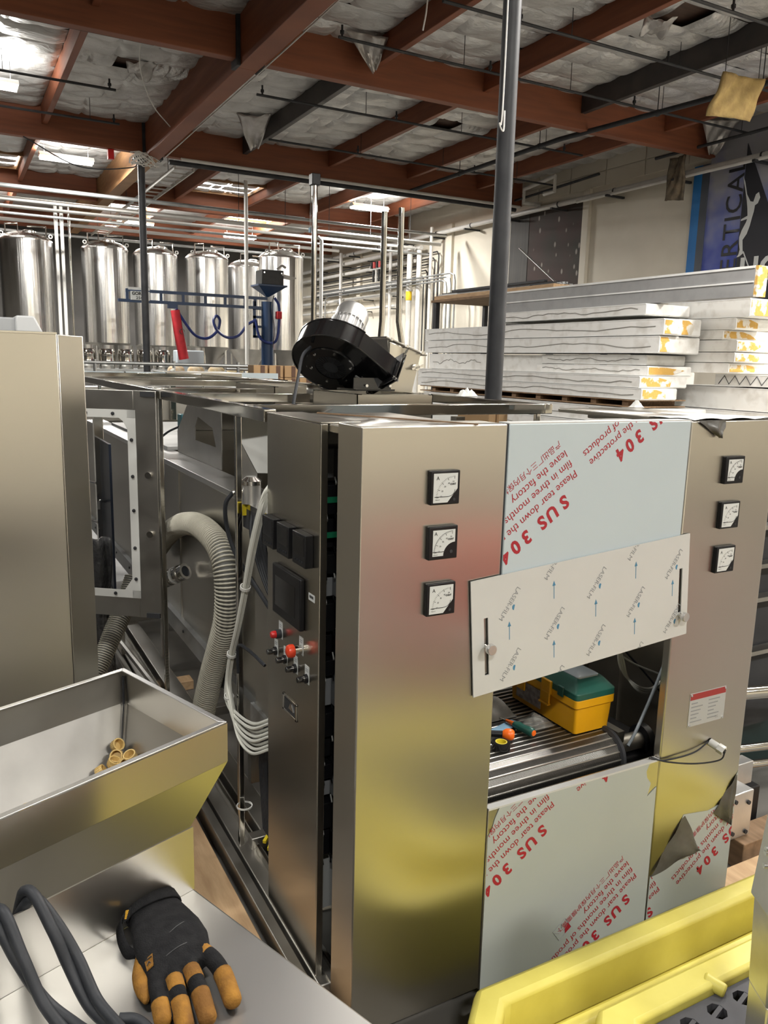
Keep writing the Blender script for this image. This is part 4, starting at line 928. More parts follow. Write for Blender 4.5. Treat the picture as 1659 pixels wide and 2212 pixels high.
for k in range(3): MB().cyl((1.78,2.58,.70-.045*k),(2.42,2.58,.70-.045*k),.013,n=10).build('guide_rod', steel_p, iw)
for k in range(3):
    MB().tube(spline([(2.10+.012*k,2.04+.02*k,1.02),(2.12+.010*k,2.05,.935),(2.155+.008*k,2.05,.872-.006*k),(2.235,2.05,.812-.008*k),(2.31,2.05,.795-.008*k),(2.40,2.06,.83)],8),.005,6).build('white_hose', cable_w, iw)
MB().tube(spline([(2.12,2.06,.96),(2.22,2.06,.90),(2.36,2.07,.835)],6),.004,6).build('white_hose', cable_w, iw)
MB().tube(spline([(2.08,2.10,1.06),(2.23,2.10,.915),(2.32,2.10,.832),(2.42,2.10,.73)],6),.004,6).build('black_cable', rubber, iw)
MB().tube(spline([(2.25,1.95,.95),(2.232,1.95,.905),(2.181,1.95,.794),(2.121,1.94,.706),(2.075,1.93,.66)],8),.006,8).build('clear_hose', clear_p, iw)
# ================================================================ things on the belt
tbx = thing('tool_box', 'yellow plastic tool box with dark green lid standing on the belt', 'tool box', (1.912,2.13,.744), 0, local=True)
w, l, hb = .088, .19, .095
def rrect(w, l, r, z, n=4):
    out = []
    for cx, cy, a0 in ((w-r,-l+r,-PI/2),(w-r,l-r,0),(-w+r,l-r,PI/2),(-w+r,-l+r,PI)):
        out += [(cx+r*math.cos(a0+k*PI/2/n), cy+r*math.sin(a0+k*PI/2/n), z) for k in range(n+1)]
    return out
def loft(rings, cap=True):
    m = MB(); n = len(rings[0]); vs = [p for r in rings for p in r]
    fs = [[i*n+k, i*n+(k+1)%n, (i+1)*n+(k+1)%n, (i+1)*n+k] for i in range(len(rings)-1) for k in range(n)]
    if cap: fs += [list(range(n))[::-1], [(len(rings)-1)*n+k for k in range(n)]]
    return m.add(vs, fs)
loft([rrect(w-.010,l-.010,.012,0),rrect(w-.004,l-.004,.012,.106),rrect(w+.002,l+.002,.014,.106),rrect(w+.002,l+.002,.014,.138)]).build('body', yellow_b, tbx, bev=.002)
loft([rrect(w+.003,l+.003,.016,.138),rrect(w+.003,l+.003,.016,.162),rrect(w-.006,l-.006,.014,.172),rrect(w-.022,l-.034,.014,.196),rrect(w-.034,l-.05,.012,.204)]).build('lid', green_b, tbx, bev=.002)
lid2 = loft([rrect(.050,.062,.012,.198),rrect(.050,.062,.012,.210),rrect(.044,.054,.010,.214)])
lid2.v = [q+Vector((0,-.085,-.004)) for q in lid2.v]; lid2.build('clear_compartment', clear_p, tbx)
lid3 = loft([rrect(.050,.062,.012,.198),rrect(.050,.062,.012,.210),rrect(.044,.054,.010,.214)])
lid3.v = [q+Vector((0,.085,-.004)) for q in lid3.v]; lid3.build('clear_compartment', clear_p, tbx)
hd = MB().box(-.014,-.022,.204,.014,.022,.216).build('handle', yellow_b, tbx, bev=.003)
lt_ = MB(); lt_.box(-w-.014,-.065,.115,-w-.002,-.015,.168); lt_.box(-w-.016,-.065,.072,-w-.008,-.015,.122); lt_.box(-w-.022,-.066,.070,-w-.006,-.014,.079)
lt_.build('latch', yellow_b, tbx, bev=.003)
lt2 = MB(); lt2.box(-w-.014,.075,.115,-w-.002,.120,.168); lt2.box(-w-.016,.075,.072,-w-.008,.120,.122); lt2.build('latch', yellow_b, tbx, bev=.003)
MB().box(-w-.007,-.125,.128,-w+.002,-.095,.168).build('lid_boss', green_b, tbx, bev=.003)
MB().box(-w+.001,.00,.025,-w+.004,.14,.100).build('paper_label', mat('box label',(.22,.20,.20),.5,0,(.45,.42,.42),60), tbx)
tbx.scale = (1, 1, .93)
ZB = .744
sd = thing('screwdriver', 'green handled screwdriver with orange collar lying on the belt', 'screwdriver', (1.63,1.99,ZB))
a, b2 = Vector((1.690,1.995,ZB+.017)), Vector((1.675,2.085,ZB+.015)); dv = (b2-a).normalized()
MB().lathe([(0,0),(.012,0),(.0155,.006),(.017,.02),(.014,.045),(.016,.07),(.012,.088),(.0095,.092)],a,dv,10).build('handle', green_b, sd)
MB().lathe([(0,-.003),(.010,-.002),(.011,.001)],a,dv,14).build('end_cap', orange_p, sd)
MB().lathe([(.0095,.092),(.008,.10),(.0055,.125),(.0045,.13)],a,dv,12).build('collar', orange_p, sd)
MB().cyl(a+dv*.13,a+dv*.22-Vector((0,0,.008)),.003,n=8).build('blade', steel_p, sd)
hm = thing('hammer', 'black handled tool with an orange ball end on the belt', 'hammer', (1.58,2.03,ZB))
MB().lathe([(0,-.022),(.012,-.020),(.019,-.010),(.0205,.003),(.018,.014),(.011,.020)],(1.600,2.018,ZB+.021),(.75,-.6,.0),18).build('ball_end', orange_p, hm)
MB().cyl((1.592,2.030,ZB+.018),(1.50,2.10,ZB+.014),.012,.010,n=12).build('handle', black, hm)
tp = thing('tape_roll', 'roll of black tape with a yellow core label on the belt', 'tape', (1.545,1.985,ZB))
MB().lathe([(.020,0),(.031,0),(.031,.022),(.020,.022),(.020,0)],(1.545,1.985,ZB),(0,0,1),28).build('tape', black_g, tp)
MB().lathe([(.0165,0),(.020,0),(.020,.0225),(.0165,.0225),(.0165,0)],(1.545,1.985,ZB),(0,0,1),24).build('core', mat('yellow core',(.70,.58,.04),.5), tp)
MB().lathe([(0,.001),(.0165,.001)],(1.545,1.985,ZB),(0,0,1),20).build('label_disc', mat('yellow label',(.62,.52,.05),.5,0,(.12,.10,.02),60), tp)
bgm = mat('crumpled clear bag', (.50,.49,.45), .12, 0, alpha=.30, bump=.9, bs=22)
MBg = MB().grid(lambda u, v: (1.72+.09*u+.01*math.sin(9*v), 2.03+.10*v, ZB+.003+.028*math.sin(PI*u)*math.sin(PI*v)*(1+.5*math.sin(13*u+11*v))), 14, 14)
tag(MBg.build('plastic_bag', bgm), 'crumpled clear plastic bag beside the tool box', 'bag')
rg = MB().grid(lambda u, v: (1.60+.14*u, 2.15+.12*v, ZB+.004+.05*math.sin(PI*u)**.7*math.sin(PI*v)**.7*(1+.3*math.sin(8*u+5*v))), 14, 14)
tag(rg.build('grey_rag', mat('grey rag',(.22,.21,.19),.85,0,(.15,.145,.13),18)), 'crumpled grey rag at the back of the belt', 'rag')
tag(MB().prism([(1.60,2.06,ZB+.004),(1.72,2.10,ZB+.004),(1.70,2.135,ZB+.004),(1.58,2.10,ZB+.004)],(0,0,.0015)).build('blue_card', mat('blue card',(.20,.36,.50),.5)), 'pale blue card under the screwdriver', 'card')
tag(MB().tube(spline([(1.44,2.06,ZB+.012),(1.47,2.09,ZB+.03),(1.51,2.11,ZB+.03),(1.55,2.12,ZB+.012)],6),.006,6).build('black_cable', rubber), 'short black cable end lying on the belt', 'cable')
tag(MB().box(1.44,2.16,ZB+.004,1.56,2.27,ZB+.075).build('dark_case', black, bev=.01), 'dark case at the left back of the belt', 'case')
# ================================================================ machine frame behind the towers
fr = thing('processing_machine', 'long polished stainless frame of square rails behind the control tower', 'frame', (1.5,4,0))
def rail(a, b, nm='top_rail', w=.042, m=steel_p): MB().beam(a, b, w, w).build(nm, m, fr, bev=.003)
zt = ZT-.022
rail((.90,2.44,zt),(.90,8.0,zt)); rail((2.24,2.68,zt),(2.24,8.0,zt))
for y in (2.70,3.62,4.22,5.72,6.50,8.0): rail((.92,y,zt),(2.22,y,zt))
rail((2.43,1.95,zt),(2.43,2.42,zt),'side_rail',m=film_b); rail((2.24,2.42,zt),(2.45,2.42,zt),'side_rail')
for y in (2.755,3.96,5.72,8.0):
    for x in (.895,2.24): rail((x,y,.12),(x,y,zt-.02),'post',.022)
for x in (.92,1.04,2.24): MB().box(x-.045,1.95,.06,x+.045,8.0,.12).build('base_channel', steel_d, fr, bev=.004)
MB().box(.93,1.95,.12,.945,8.0,.15).build('base_lip', steel_p, fr, bev=.002)
for y in (2.73,3.96,5.72): rail((.92,y,.14),(2.22,y,.14),'cross_member',.05,steel_d)
# top plates and boxes
MB().box(.95,3.06,1.795,1.47,3.50,1.800).build('top_plate', steel, fr)
MB().box(1.50,3.62,1.79,2.2,3.9,1.795).build('top_plate', steel, fr)
MB().beam((.93,3.08,1.805),(1.33,2.45,1.812),.006,.006).build('loose_wire', dark_m, fr)
MB().beam((.96,2.2,1.848),(1.22,1.74,1.846),.004,.004).build('loose_wire', wood_d, fr)
def duct(x0, x1, y0, y1, z0, z1, label):
    t = thing('duct_box', label, 'duct', ((x0+x1)/2,(y0+y1)/2,z0)); g = .004
    for a in ((x0,y0,x1,y0+g),(x0,y1-g,x1,y1),(x0,y0,x0+g,y1),(x1-g,y0,x1,y1)): MB().box(a[0],a[1],z0,a[2],a[3],z1).build('wall', steel, t)
    f = .022
    for a in ((x0,y0,x1,y0+f),(x0,y1-f,x1,y1),(x0,y0,x0+f,y1),(x1-f,y0,x1,y1)): MB().box(a[0],a[1],z1,a[2],a[3],z1+.003).build('flange', steel_p, t)
    MB().box(x0+g,y0+g,z1-.03,x1-g,y1-g,z1-.028).build('perforated_screen', steel_d, t)
    return t
duct(1.479,1.845,2.98,3.44,1.735,1.866,'open stainless duct box on the machine top in front of the blower')
duct(1.47,1.95,3.92,4.55,1.76,1.862,'stainless duct box left of the blower')
fc = thing('flanged_collar', 'round flanged stainless collar under the blower', 'collar', (1.63,3.62,1.80))
MB().lathe([(.098,0),(.098,.086)],(1.63,3.62,1.80),n=32).build('collar', steel, fc, solid=.003)
MB().lathe([(.094,.086),(.120,.086),(.120,.091),(.094,.091),(.094,.086)],(1.63,3.62,1.80),n=32).build('flange', steel_p, fc)
# second line of frames far behind
f2_ = thing('processing_machine', 'far machine frame with pale blue film on its rails', 'frame', (2,8.5,0))
MB().box(.95,8.12,1.79,1.50,8.18,1.85).build('rail', film_b, f2_); MB().box(1.52,8.12,1.79,1.9,8.18,1.85).build('rail', film_b, f2_)
MB().box(1.92,8.15,1.76,2.7,8.75,1.855).build('duct', steel, f2_, bev=.004); MB().box(2.70,8.55,1.79,3.25,8.60,1.85).build('rail', film_b, f2_)
for x in (1.0,1.95,3.2): MB().box(x,8.13,0,x+.05,8.18 if x < 3 else 8.6,1.79).build('post', steel_p, f2_)
MB().box(1.0,8.2,.6,3.2,8.5,1.70).build('body', steel_d, f2_)
# trough (long tank) inside the frame
tr = thing('cooking_trough', 'long deep stainless trough inside the machine frame', 'trough', (1.55,4.4,.53))
MB().box(1.06,3.02,.58,1.066,7.6,1.42).build('side_sheet', steel, tr); MB().box(2.08,3.02,.58,2.086,7.6,1.42).build('side_sheet', steel, tr)
MB().box(1.066,3.02,.58,2.08,3.026,1.42).build('end_sheet', steel, tr); MB().box(1.066,7.594,.58,2.08,7.6,1.42).build('end_sheet', steel, tr)
MB().box(1.06,3.02,.575,2.086,7.6,.58).build('bottom_sheet', steel_d, tr)
MB().box(1.044,3.0,1.408,1.20,7.6,1.436).build('top_lip', steel_w, tr, bev=.003); MB().box(2.0,3.0,1.408,2.10,7.6,1.436).build('top_lip', steel_p, tr, bev=.003)
MB().box(1.045,3.02,.46,1.06,7.6,.58).build('lower_angle', galv, tr, bev=.003)
MB().box(1.03,3.02,.575,1.06,7.6,.581).build('lower_ledge', galv, tr)
for y in (4.27,5.4): MB().box(1.053,y,.58,1.06,y+.012,1.41).build('seam', steel_d, tr)
for k in range(9): MB().cyl((1.04,3.2+.5*k,.52),(1.046,3.2+.5*k,.52),.008,n=8).build('rivet', dark_m, tr)
for y in (3.2,4.9,7.3):
    for x in (1.10,2.03): MB().box(x-.02,y-.02,.12,x+.02,y+.02,.575).build('leg', steel_d, tr)
MB().prism([(1.16,4.95,1.437),(1.99,4.95,1.437),(1.99,6.9,1.437),(1.16,6.9,1.437)],(0,0,.02)).build('lid_sheet', film_w, tr)
# hood with an arched opening standing on the trough
hd = thing('feed_hood', 'dark stainless hood with a cut opening above the trough', 'hood', (1.5,4.3,1.47))
yz = [(4.86,1.47),(4.86,1.56),(4.55,1.78),(4.0,1.79),(4.0,1.47)]
Z0 = 1.437
def hood_side(x, nm):
    m = MB()
    for q in ([(4.86,Z0),(4.86,1.56),(4.55,1.78),(4.46,1.782),(4.46,Z0)],[(4.46,1.782),(3.96,1.79),(3.96,1.66),(4.12,1.64),(4.40,1.68),(4.46,1.62)],
              [(3.96,1.66),(4.12,1.64),(4.06,1.545),(3.96,1.545)],[(4.46,1.545),(3.96,1.545),(3.96,Z0),(4.46,Z0)]):
        m.prism([(x,y,z) for y, z in q],(.004,0,0))
    m.build(nm, steel_d, hd)
hood_side(1.20,'near_side'); hood_side(1.84,'far_side')
MB().box(1.20,4.856,Z0,1.844,4.86,1.56).build('back_sheet', steel, hd)
MB().prism([(1.20,4.86,1.56),(1.844,4.86,1.56),(1.844,4.55,1.78),(1.20,4.55,1.78)],(0,0,.004)).build('slope_sheet', steel_d, hd)
MB().prism([(1.20,3.96,1.79),(1.844,3.96,1.79),(1.844,4.55,1.78),(1.20,4.55,1.78)],(0,0,.004)).build('top_sheet', steel_d, hd)
mt = thing('gear_motor', 'teal ribbed gear motor behind the feed hood', 'motor', (1.36,5.0,1.44))
MC = Vector((1.38,5.02,0))
MB().cyl((MC.x,MC.y,1.46),(MC.x,MC.y,1.72),.065,n=24).build('body', teal, mt)
for k in range(20):
    a = k*PI/10; MB().box(-.004,.06,0,.004,.078,.20).xf(Matrix.Translation((MC.x,MC.y,1.49))@Matrix.Rotation(a,4,'Z')).build('fin', teal, mt)
MB().box(MC.x-.12,MC.y-.02,1.54,MC.x-.07,MC.y+.08,1.65).build('terminal_box', teal, mt, bev=.006)
MB().box(MC.x-.08,MC.y-.08,1.437,MC.x+.08,MC.y+.08,1.46).build('foot', teal, mt)
MB().tube(spline([(MC.x-.12,MC.y+.04,1.57),(MC.x-.18,MC.y+.10,1.53),(MC.x-.24,MC.y+.16,1.462)],5),.007,6).build('cord', rubber, mt)
# pale hopper sheet just behind the control panel
hs = thing('chute_sheet', 'pale lit chute sheet behind the control panel', 'chute', (1.2,3.3,1.50))
MB().prism([(1.056,3.27,1.78),(1.21,3.23,1.78),(1.21,3.23,1.518),(1.141,3.25,1.52),(1.054,3.27,1.694)],(0,.003,0)).build('white_sheet', white_p, hs)
MB().prism([(1.054,3.272,1.69),(1.141,3.252,1.516),(1.141,3.252,1.437),(1.054,3.272,1.437)],(0,.003,0)).build('dark_sheet', steel_d, hs)
MB().box(1.20,3.20,1.437,1.21,3.229,1.80).build('edge_post', steel_d, hs)
jb = thing('junction_box', 'grey junction box with cable gland behind the control panel', 'junction box', (.98,2.78,1.42))
MB().box(.94,2.56,1.455,1.02,2.84,1.475).build('ledge', steel_p, jb)
MB().cyl((.96,2.80,1.475),(.96,2.80,1.545),.035,n=14).build('body', alu, jb); MB().lathe([(.038,.07),(.038,.085),(.02,.10),(0,.10)],(.96,2.80,1.475),n=16).build('cover', chrome, jb)
MB().cyl((.93,2.81,1.52),(.895,2.82,1.515),.013,n=10).build('gland', chrome, jb)
MB().box(.94,2.56,1.38,.95,2.84,1.455).build('bracket', dark_m, jb)
for y in (2.62,2.80): MB().box(.925,y,1.43,.94,y+.018,1.47).build('yellow_tab', mat('yellow tab',(.7,.55,.02),.5) if 'yellow tab' not in bpy.data.materials else bpy.data.materials['yellow tab'], jb)
MB().tube(spline([(.895,2.82,1.515),(.87,2.83,1.47),(.875,2.83,1.38),(.90,2.80,1.28),(.93,2.70,1.20),(.94,2.55,1.14)],6),.008,8).build('cord', rubber, jb)
for k in range(5): MB().tube(spline([(.95,2.76-.035*k,1.46),(.93,2.72-.035*k,1.38),(.94,2.68-.03*k,1.28),(.95,2.58-.02*k,1.18),(.96,2.47,1.12)],5),.007,6).build('cord', rubber, jb)
# lower back wall seen between post and control panel
MB().box(.985,2.50,.66,.995,2.84,1.40).build('side_cover', steel, fr)
MB().box(.97,2.45,.52,.985,2.86,.66).build('lower_cover', galv, fr)
# white cable bundle looping beside the control panel
cb = thing('cable_bundle', 'bundle of white cables looping down beside the control panel', 'cable', (.86,2.6,.66))
rnd = random.Random(5)
for k in range(8):
    o = Vector((.006*(k%3)-.006, 0, 0)); e = .010*(k-4)
    P = [(.90,2.43,1.60),(.87,2.42,1.545+e*.5),(.862,2.505+e*.4,1.38),(.862,2.58+e*.2,1.22),(.860,2.665+e*.15,1.05),(.860,2.742+e*.15,.92),(.860,2.79+e*.2,.80),(.860,2.782+e*.9,.725-e*.3),(.865,2.70+e*.6,.665+e*1.1),(.875,2.55,.675+e*1.6),(.90,2.43,.74+e*1.6)]
    MB().tube([Vector(q)+o for q in spline(P,8)],.0058,6).build('cable', cable_w, cb)
for p in ((.860,2.58,1.22),(.860,2.742,.92),(.860,2.784,.735)):
    MB().lathe([(.016,-.006),(.019,-.006),(.019,.006),(.016,.006)],p,(0,-.45,1),14).build('cable_tie', white_p, cb)
tag(MB().lathe([(.028,-.003),(.031,-.003),(.031,.003),(.028,.003)],(.90,2.73,.30),(0,0,1),16).build('cable_tie', white_p), 'white cable tie round the foot of the frame post', 'cable tie')
bk_ = thing('black_cable_bundle', 'black cables hanging down to yellow tags near the floor', 'cable', (.93,2.5,.2))
for k in range(6): MB().tube(spline([(.93,2.43,.80-.02*k),(.925,2.50+.01*k,.70),(.93,2.56+.012*k,.55),(.935,2.56+.012*k,.40),(.94,2.54+.014*k,.26)],6),.009,7).build('cable', rubber, bk_)
for k in range(2): MB().beam((.915,2.50+.05*k,.245),(.955,2.56+.03*k,.255),.012,.012).build('yellow_tag', bpy.data.materials['yellow tab'], bk_)
tag(MB().tube(spline([(.88,2.44,.98),(.86,2.55,1.0),(.865,2.68,.97),(.87,2.70,.86)],6),.006,6).build('black_cable', rubber), 'thin black cable arching out behind the control panel', 'cable')
# ================================================================ blower
bl = thing('blower', 'glossy black snail shell blower with finned silver motor', 'blower', (1.66,3.42,1.87))
fh = Vector((.477,.879,0)); rt_ = Vector((.879,-.477,0)); up_ = Vector((0,0,1))
ax = (fh*.64+(up_*.9455+rt_*.326)*.77).normalized()       # from inlet to motor
e1 = (rt_-ax*rt_.dot(ax)).normalized(); e2 = ax.cross(e1)
if e2.z < 0: e2 = -e2
bc = Vector((1.580,3.42,2.020))
def bp(p, q, h): return bc+e1*p+e2*q+ax*h
R_ = []
for k in range(33):
    th = math.radians(350-300*k/32); r = .150+.062*k/32; R_.append((r*math.cos(th), r*math.sin(th)))
dd = Vector((math.cos(math.radians(-40)), math.sin(math.radians(-40)))); nn = Vector((-dd.y, dd.x))
eo = Vector(R_[-1])+dd*.20; ei = eo-nn*.150
outl = R_+[tuple(eo), tuple(ei)]
T0, T1 = -.062, .036
MB().prism([bp(p,q,T0) for p, q in outl],ax*(T1-T0)).build('volute', black_g, bl, bev=.004)
MB().lathe([(.075,-.004),(.118,-.004),(.122,0),(.122,.006)],bc+ax*(T0-.004),ax,36).build('inlet_ring', black_g, bl)
MB().lathe([(0,-.001),(.075,-.001)],bc+ax*(T0-.003),ax,30).build('inlet_bore', rubber, bl)
for k in range(28):
    a = k*2*PI/28; MB().box(-.003,.035,-.002,.003,.072,.0).xf(Matrix.Translation(bc+ax*(T0-.005))@Matrix((e1,e2,ax)).transposed().to_4x4()@Matrix.Rotation(a,4,'Z')).build('impeller_blade', black, bl)
for k in range(6):
    a = k*PI/3+.3; MB().cyl(bp(.100*math.cos(a),.100*math.sin(a),T0-.003),bp(.100*math.cos(a),.100*math.sin(a),T0-.012),.006,n=8).build('bolt', chrome, bl)
rim = [bp(p,q,T0) for p, q in R_]; MB().tube(rim,.004,6).build('seam_edge', black_g, bl); MB().tube([bp(p,q,T1) for p, q in R_],.004,6).build('seam_edge', black_g, bl)
o3 = Vector((dd.x,dd.y)); fl_ = MB()
for s in (0, .014):
    q0 = eo+dd*s+nn*.03; q1 = ei+dd*s-nn*.03
    fl_.prism([bp(*q0,T0-.03),bp(*q1,T0-.03),bp(*q1,T1+.03),bp(*q0,T1+.03)],(e1*dd.x+e2*dd.y)*.005)
fl_.build('outlet_flange', black_g, bl, bev=.001)
for q in (eo+nn*.02, ei-nn*.02): MB().cyl(bp(*(q-dd*.006),T0-.02),bp(*(q+dd*.026),T0-.02),.007,n=8).build('bolt', chrome, bl)
MB().box(1.60,3.24,1.872,1.80,3.44,1.88).build('foot_plate', black_g, bl); MB().box(1.60,3.26,1.876,1.79,3.268,1.93).build('foot_web', black_g, bl)
for x in (1.66,1.78): MB().cyl((x,3.257,1.895),(x,3.247,1.895),.007,n=8).build('bolt', chrome, bl)
MB().lathe([(.100,0),(.100,.012),(.072,.014),(.072,.175),(.078,.175),(.080,.240),(.074,.258),(.03,.266),(0,.266)],bc+ax*T1,ax,32).build('motor', alu, bl)
for k in range(26):
    a = k*2*PI/26; MB().box(-.0022,.070,.018,.0022,.086,.172).xf(Matrix.Translation(bc+ax*T1)@Matrix((e1,e2,ax)).transposed().to_4x4()@Matrix.Rotation(a,4,'Z')).build('motor_fin', alu, bl)
MB().box(-.03,-.115,.03,.03,-.07,.10).xf(Matrix.Translation(bc+ax*T1)@Matrix((e1,e2,ax)).transposed().to_4x4()@Matrix.Rotation(.6,4,'Z')).build('terminal_box', alu, bl, bev=.004)
MB().prism([bp(.12,-.02,T0-.001),bp(.165,-.045,T0-.001),bp(.155,-.062,T0-.001),bp(.11,-.037,T0-.001)],-ax*.0008).build('maker_plate', label_w, bl)
tag(MB().tube(spline([(1.43,3.36,2.06),(1.36,3.28,2.02),(1.29,3.16,1.93),(1.22,3.05,1.80)],6),.007,8).build('power_cord', rubber), 'black power cord hanging left of the blower', 'cord')
# chute with lid right of the blower
cs = thing('lidded_chute', 'stainless chute with bolted sloping lid behind the blower', 'chute', (2.08,3.75,1.80))
MB().hexa([(1.99,3.62,1.80),(2.10,3.62,1.80),(2.10,3.80,1.80),(1.99,3.80,1.80)],[(1.96,3.62,2.12),(2.16,3.62,2.05),(2.16,3.85,2.05),(1.96,3.85,2.12)]).build('body', steel, cs, bev=.003)
MB().hexa([(1.945,3.60,2.122),(2.185,3.60,2.038),(2.185,3.87,2.038),(1.945,3.87,2.122)],[(1.945,3.60,2.130),(2.185,3.60,2.046),(2.185,3.87,2.046),(1.945,3.87,2.130)]).build('lid', steel_d, cs, bev=.001)
MB().grid(lambda u, v: (1.965+.12*u*(1-.35*v), 3.615-.012*math.sin(PI*u), 2.11-.035*u-.14*v*(1-.5*(2*u-1)**2)), 12, 10).build('bowed_cover', steel_p, cs, solid=.003)
MB().cyl((2.12,3.61,1.98),(2.12,3.585,1.98),.016,n=12).build('clamp', chrome, cs); MB().beam((2.09,3.59,1.97),(2.16,3.59,1.99),.010,.010).build('clamp_lever', chrome, cs)
for x, z in ((1.97,2.125),(2.15,2.062),(2.06,2.094)): MB().cyl((x,3.60,z-.01),(x,3.585,z-.01),.007,n=8).build('bolt', chrome, cs)
# cardboard box and white sheet behind the film panel
cx_ = thing('carton', 'plain brown carton behind the film panel', 'carton', (2.13,3.0,1.47))
MB().box(2.125,2.95,1.47,2.163,3.2,1.80).build('flap_side', board_m, cx_); MB().box(2.168,2.93,1.47,2.214,3.2,1.805).build('front', board_m, cx_, bev=.002)
tag(MB().prism([(1.86,3.0,1.815),(1.96,3.0,1.80),(2.09,3.0,1.69),(1.86,3.0,1.69)],(0,.004,0)).build('white_sheet', white_p), 'white sheet standing behind the film panel', 'sheet')
tis = MB().grid(lambda u, v: (2.21+.10*u, 3.30+.06*v, ZT+.002+.026*(math.sin(PI*u)*math.sin(PI*v))**.5*(1+.7*math.sin(23*u+5*v)*math.cos(17*v-4*u))), 10, 8)
tag(tis.build('crumpled_paper', white_p), 'crumpled white paper on the rear rail by the column', 'paper')
tis2 = MB().grid(lambda u, v: (2.42+.05*u, 2.36+.05*v, ZT+.002+.02*math.sin(PI*u)*math.sin(PI*v)*(1+.6*math.sin(9*u+5*v))), 8, 8)
tag(tis2.build('crumpled_paper', white_p), 'small white paper scrap on the pale blue side rail', 'paper')
# swung-open window door
dr = thing('window_door', 'swung open stainless door with a gasketed clear window', 'door', (.88,3.94,.70))
dx = Vector((-.80,.59,0)).normalized(); dn = Vector((-.59,-.80,0)).normalized()     # along the door, outward normal
dO = Vector((.88,3.94,0))
def dp(s, z, t=0): q = dO+dx*s+dn*t; return (q.x,q.y,z)
def dbox(s0, s1, z0, z1, t0, t1): return MB().hexa([dp(s0,z0,t0),dp(s1,z0,t0),dp(s1,z0,t1),dp(s0,z0,t1)],[dp(s0,z1,t0),dp(s1,z1,t0),dp(s1,z1,t1),dp(s0,z1,t1)])
DW = .80
for a in ((0,.115,.70,1.838),(DW-.10,DW,.70,1.838),(.115,DW-.10,1.735,1.838),(.115,DW-.10,.70,.815)): dbox(*a,0,.02).build('frame_sheet', steel_d, dr, bev=.002)
dbox(.115,DW-.10,.815,1.735,.006,.010).build('pane', glass, dr)
for a in ((.105,.148,.80,1.745),(DW-.135,DW-.09,.80,1.745),(.105,DW-.09,1.705,1.745),(.105,DW-.09,.80,.84)): dbox(*a,.020,.023).build('gasket', white_p, dr)
MB().prism([dp(.148,.84,.020),dp(.19,.84,.020),dp(.148,.90,.020)],dn*.003).build('gasket', white_p, dr)
MB().prism([dp(.148,1.705,.020),dp(.19,1.705,.020),dp(.17,1.69,.020),dp(.148,1.65,.020)],dn*.003).build('gasket', white_p, dr)
for s, z in ((.128,1.60),(.128,1.42),(.128,1.25),(.128,1.06),(.128,.90),(.22,1.725),(.36,1.725),(.24,.82),(.38,.82)): MB().lathe([(.009,0),(.008,.005),(0,.007)],dp(s,z,.023),tuple(dn),10).build('dome_bolt', dark_m, dr)
for z in (1.43,1.135): MB().cyl(dp(.045,z,.02),dp(.045,z,.034),.016,n=16).build('latch_stud', steel_p, dr)
for z in (1.822,.715): dbox(.005,.075,z-.012,z+.012,.02,.03).build('hinge_leaf', dark_m, dr)
# hardware glimpsed through the window
ih = thing('latch_bar', 'dark latch bar with handles seen through the door window', 'bar', (.86,5.6,.55))
MB().box(.83,5.60,.14,.87,5.66,1.75).build('bar', steel_p, ih); MB().box(.86,5.25,.45,.875,5.60,1.45).build('dark_door', mat('dark blue steel',(.02,.028,.05),.35,.3), ih)
for z in (1.15,.88): MB().cyl((.83,5.62,z),(.79,5.75,z),.008,n=8).build('handle', chrome, ih)
for z in (1.05,.80): MB().tube(spline([(.86,5.45,z),(.82,5.42,z+.01),(.81,5.40,z-.04)],4),.010,6).build('hook', steel_d, ih)
MB().box(.85,5.0,.14,.875,6.2,.50).build('lower_plate', steel_d, ih)
pb_ = MB().grid(lambda u, v: (.66+.10*u+.012*math.sin(9*v), 4.75+.03*math.sin(7*u+3*v), .0+.96*v), 10, 20)
tag(pb_.build('plastic_wrap', mat('dark crumpled plastic',(.06,.06,.065),.15,0,(.12,.12,.12),20,bump=.8,bs=30), solid=.01), 'crumpled dark plastic hanging behind the door window', 'plastic')
# ribbed hoses
def ribbed(pts, r, label, step=.0125, n=14):
    t = thing('suction_hose', label, 'hose', tuple(Vector(pts[0])))
    p = spline(pts, 14); MB().tube(p, r*.90, n).build('wall', pvc_d, t)
    # evenly spaced raised ribs along the wall
    L = [0]
    for i in range(1, len(p)): L.append(L[-1]+(p[i]-p[i-1]).length)
    ribs = MB(); s = 0; i = 0
    while s < L[-1]-step:
        while L[i+1] < s: i += 1
        f = (s-L[i])/max(1e-6, L[i+1]-L[i]); c = p[i].lerp(p[i+1], f); d = (p[i+1]-p[i]).normalized()
        ribs.lathe([(r*.88,-step*.30),(r*.98,-step*.20),(r,0),(r*.98,step*.20),(r*.88,step*.30)], c, d, n); s += step
    ribs.build('ribs', pvc, t)
    return t
ribbed([(.985,4.554,.898),(.985,4.258,1.057),(.985,3.961,1.169),(.985,3.654,1.227),(.985,3.389,1.218),(.985,3.241,1.163),(.985,3.188,1.047),(.985,3.209,.898),(.985,3.305,.75),(.985,3.432,.581),(.985,3.58,.358),(.99,3.68,.20),(.985,3.75,.19)],.058,'cream ribbed suction hose arching beside the trough',.0155)
sd_ = Vector((.536,-.69,.40)).normalized(); se = Vector((1.0,3.99,.914))
h2 = ribbed([tuple(se-sd_*.42-Vector((0,0,.03))),tuple(se-sd_*.26),tuple(se-sd_*.13)],.042,'short ribbed hose stub ending in a steel coupling')
MB().cyl(se-sd_*.15,se,.040,n=20).build('coupling', steel_p, h2)
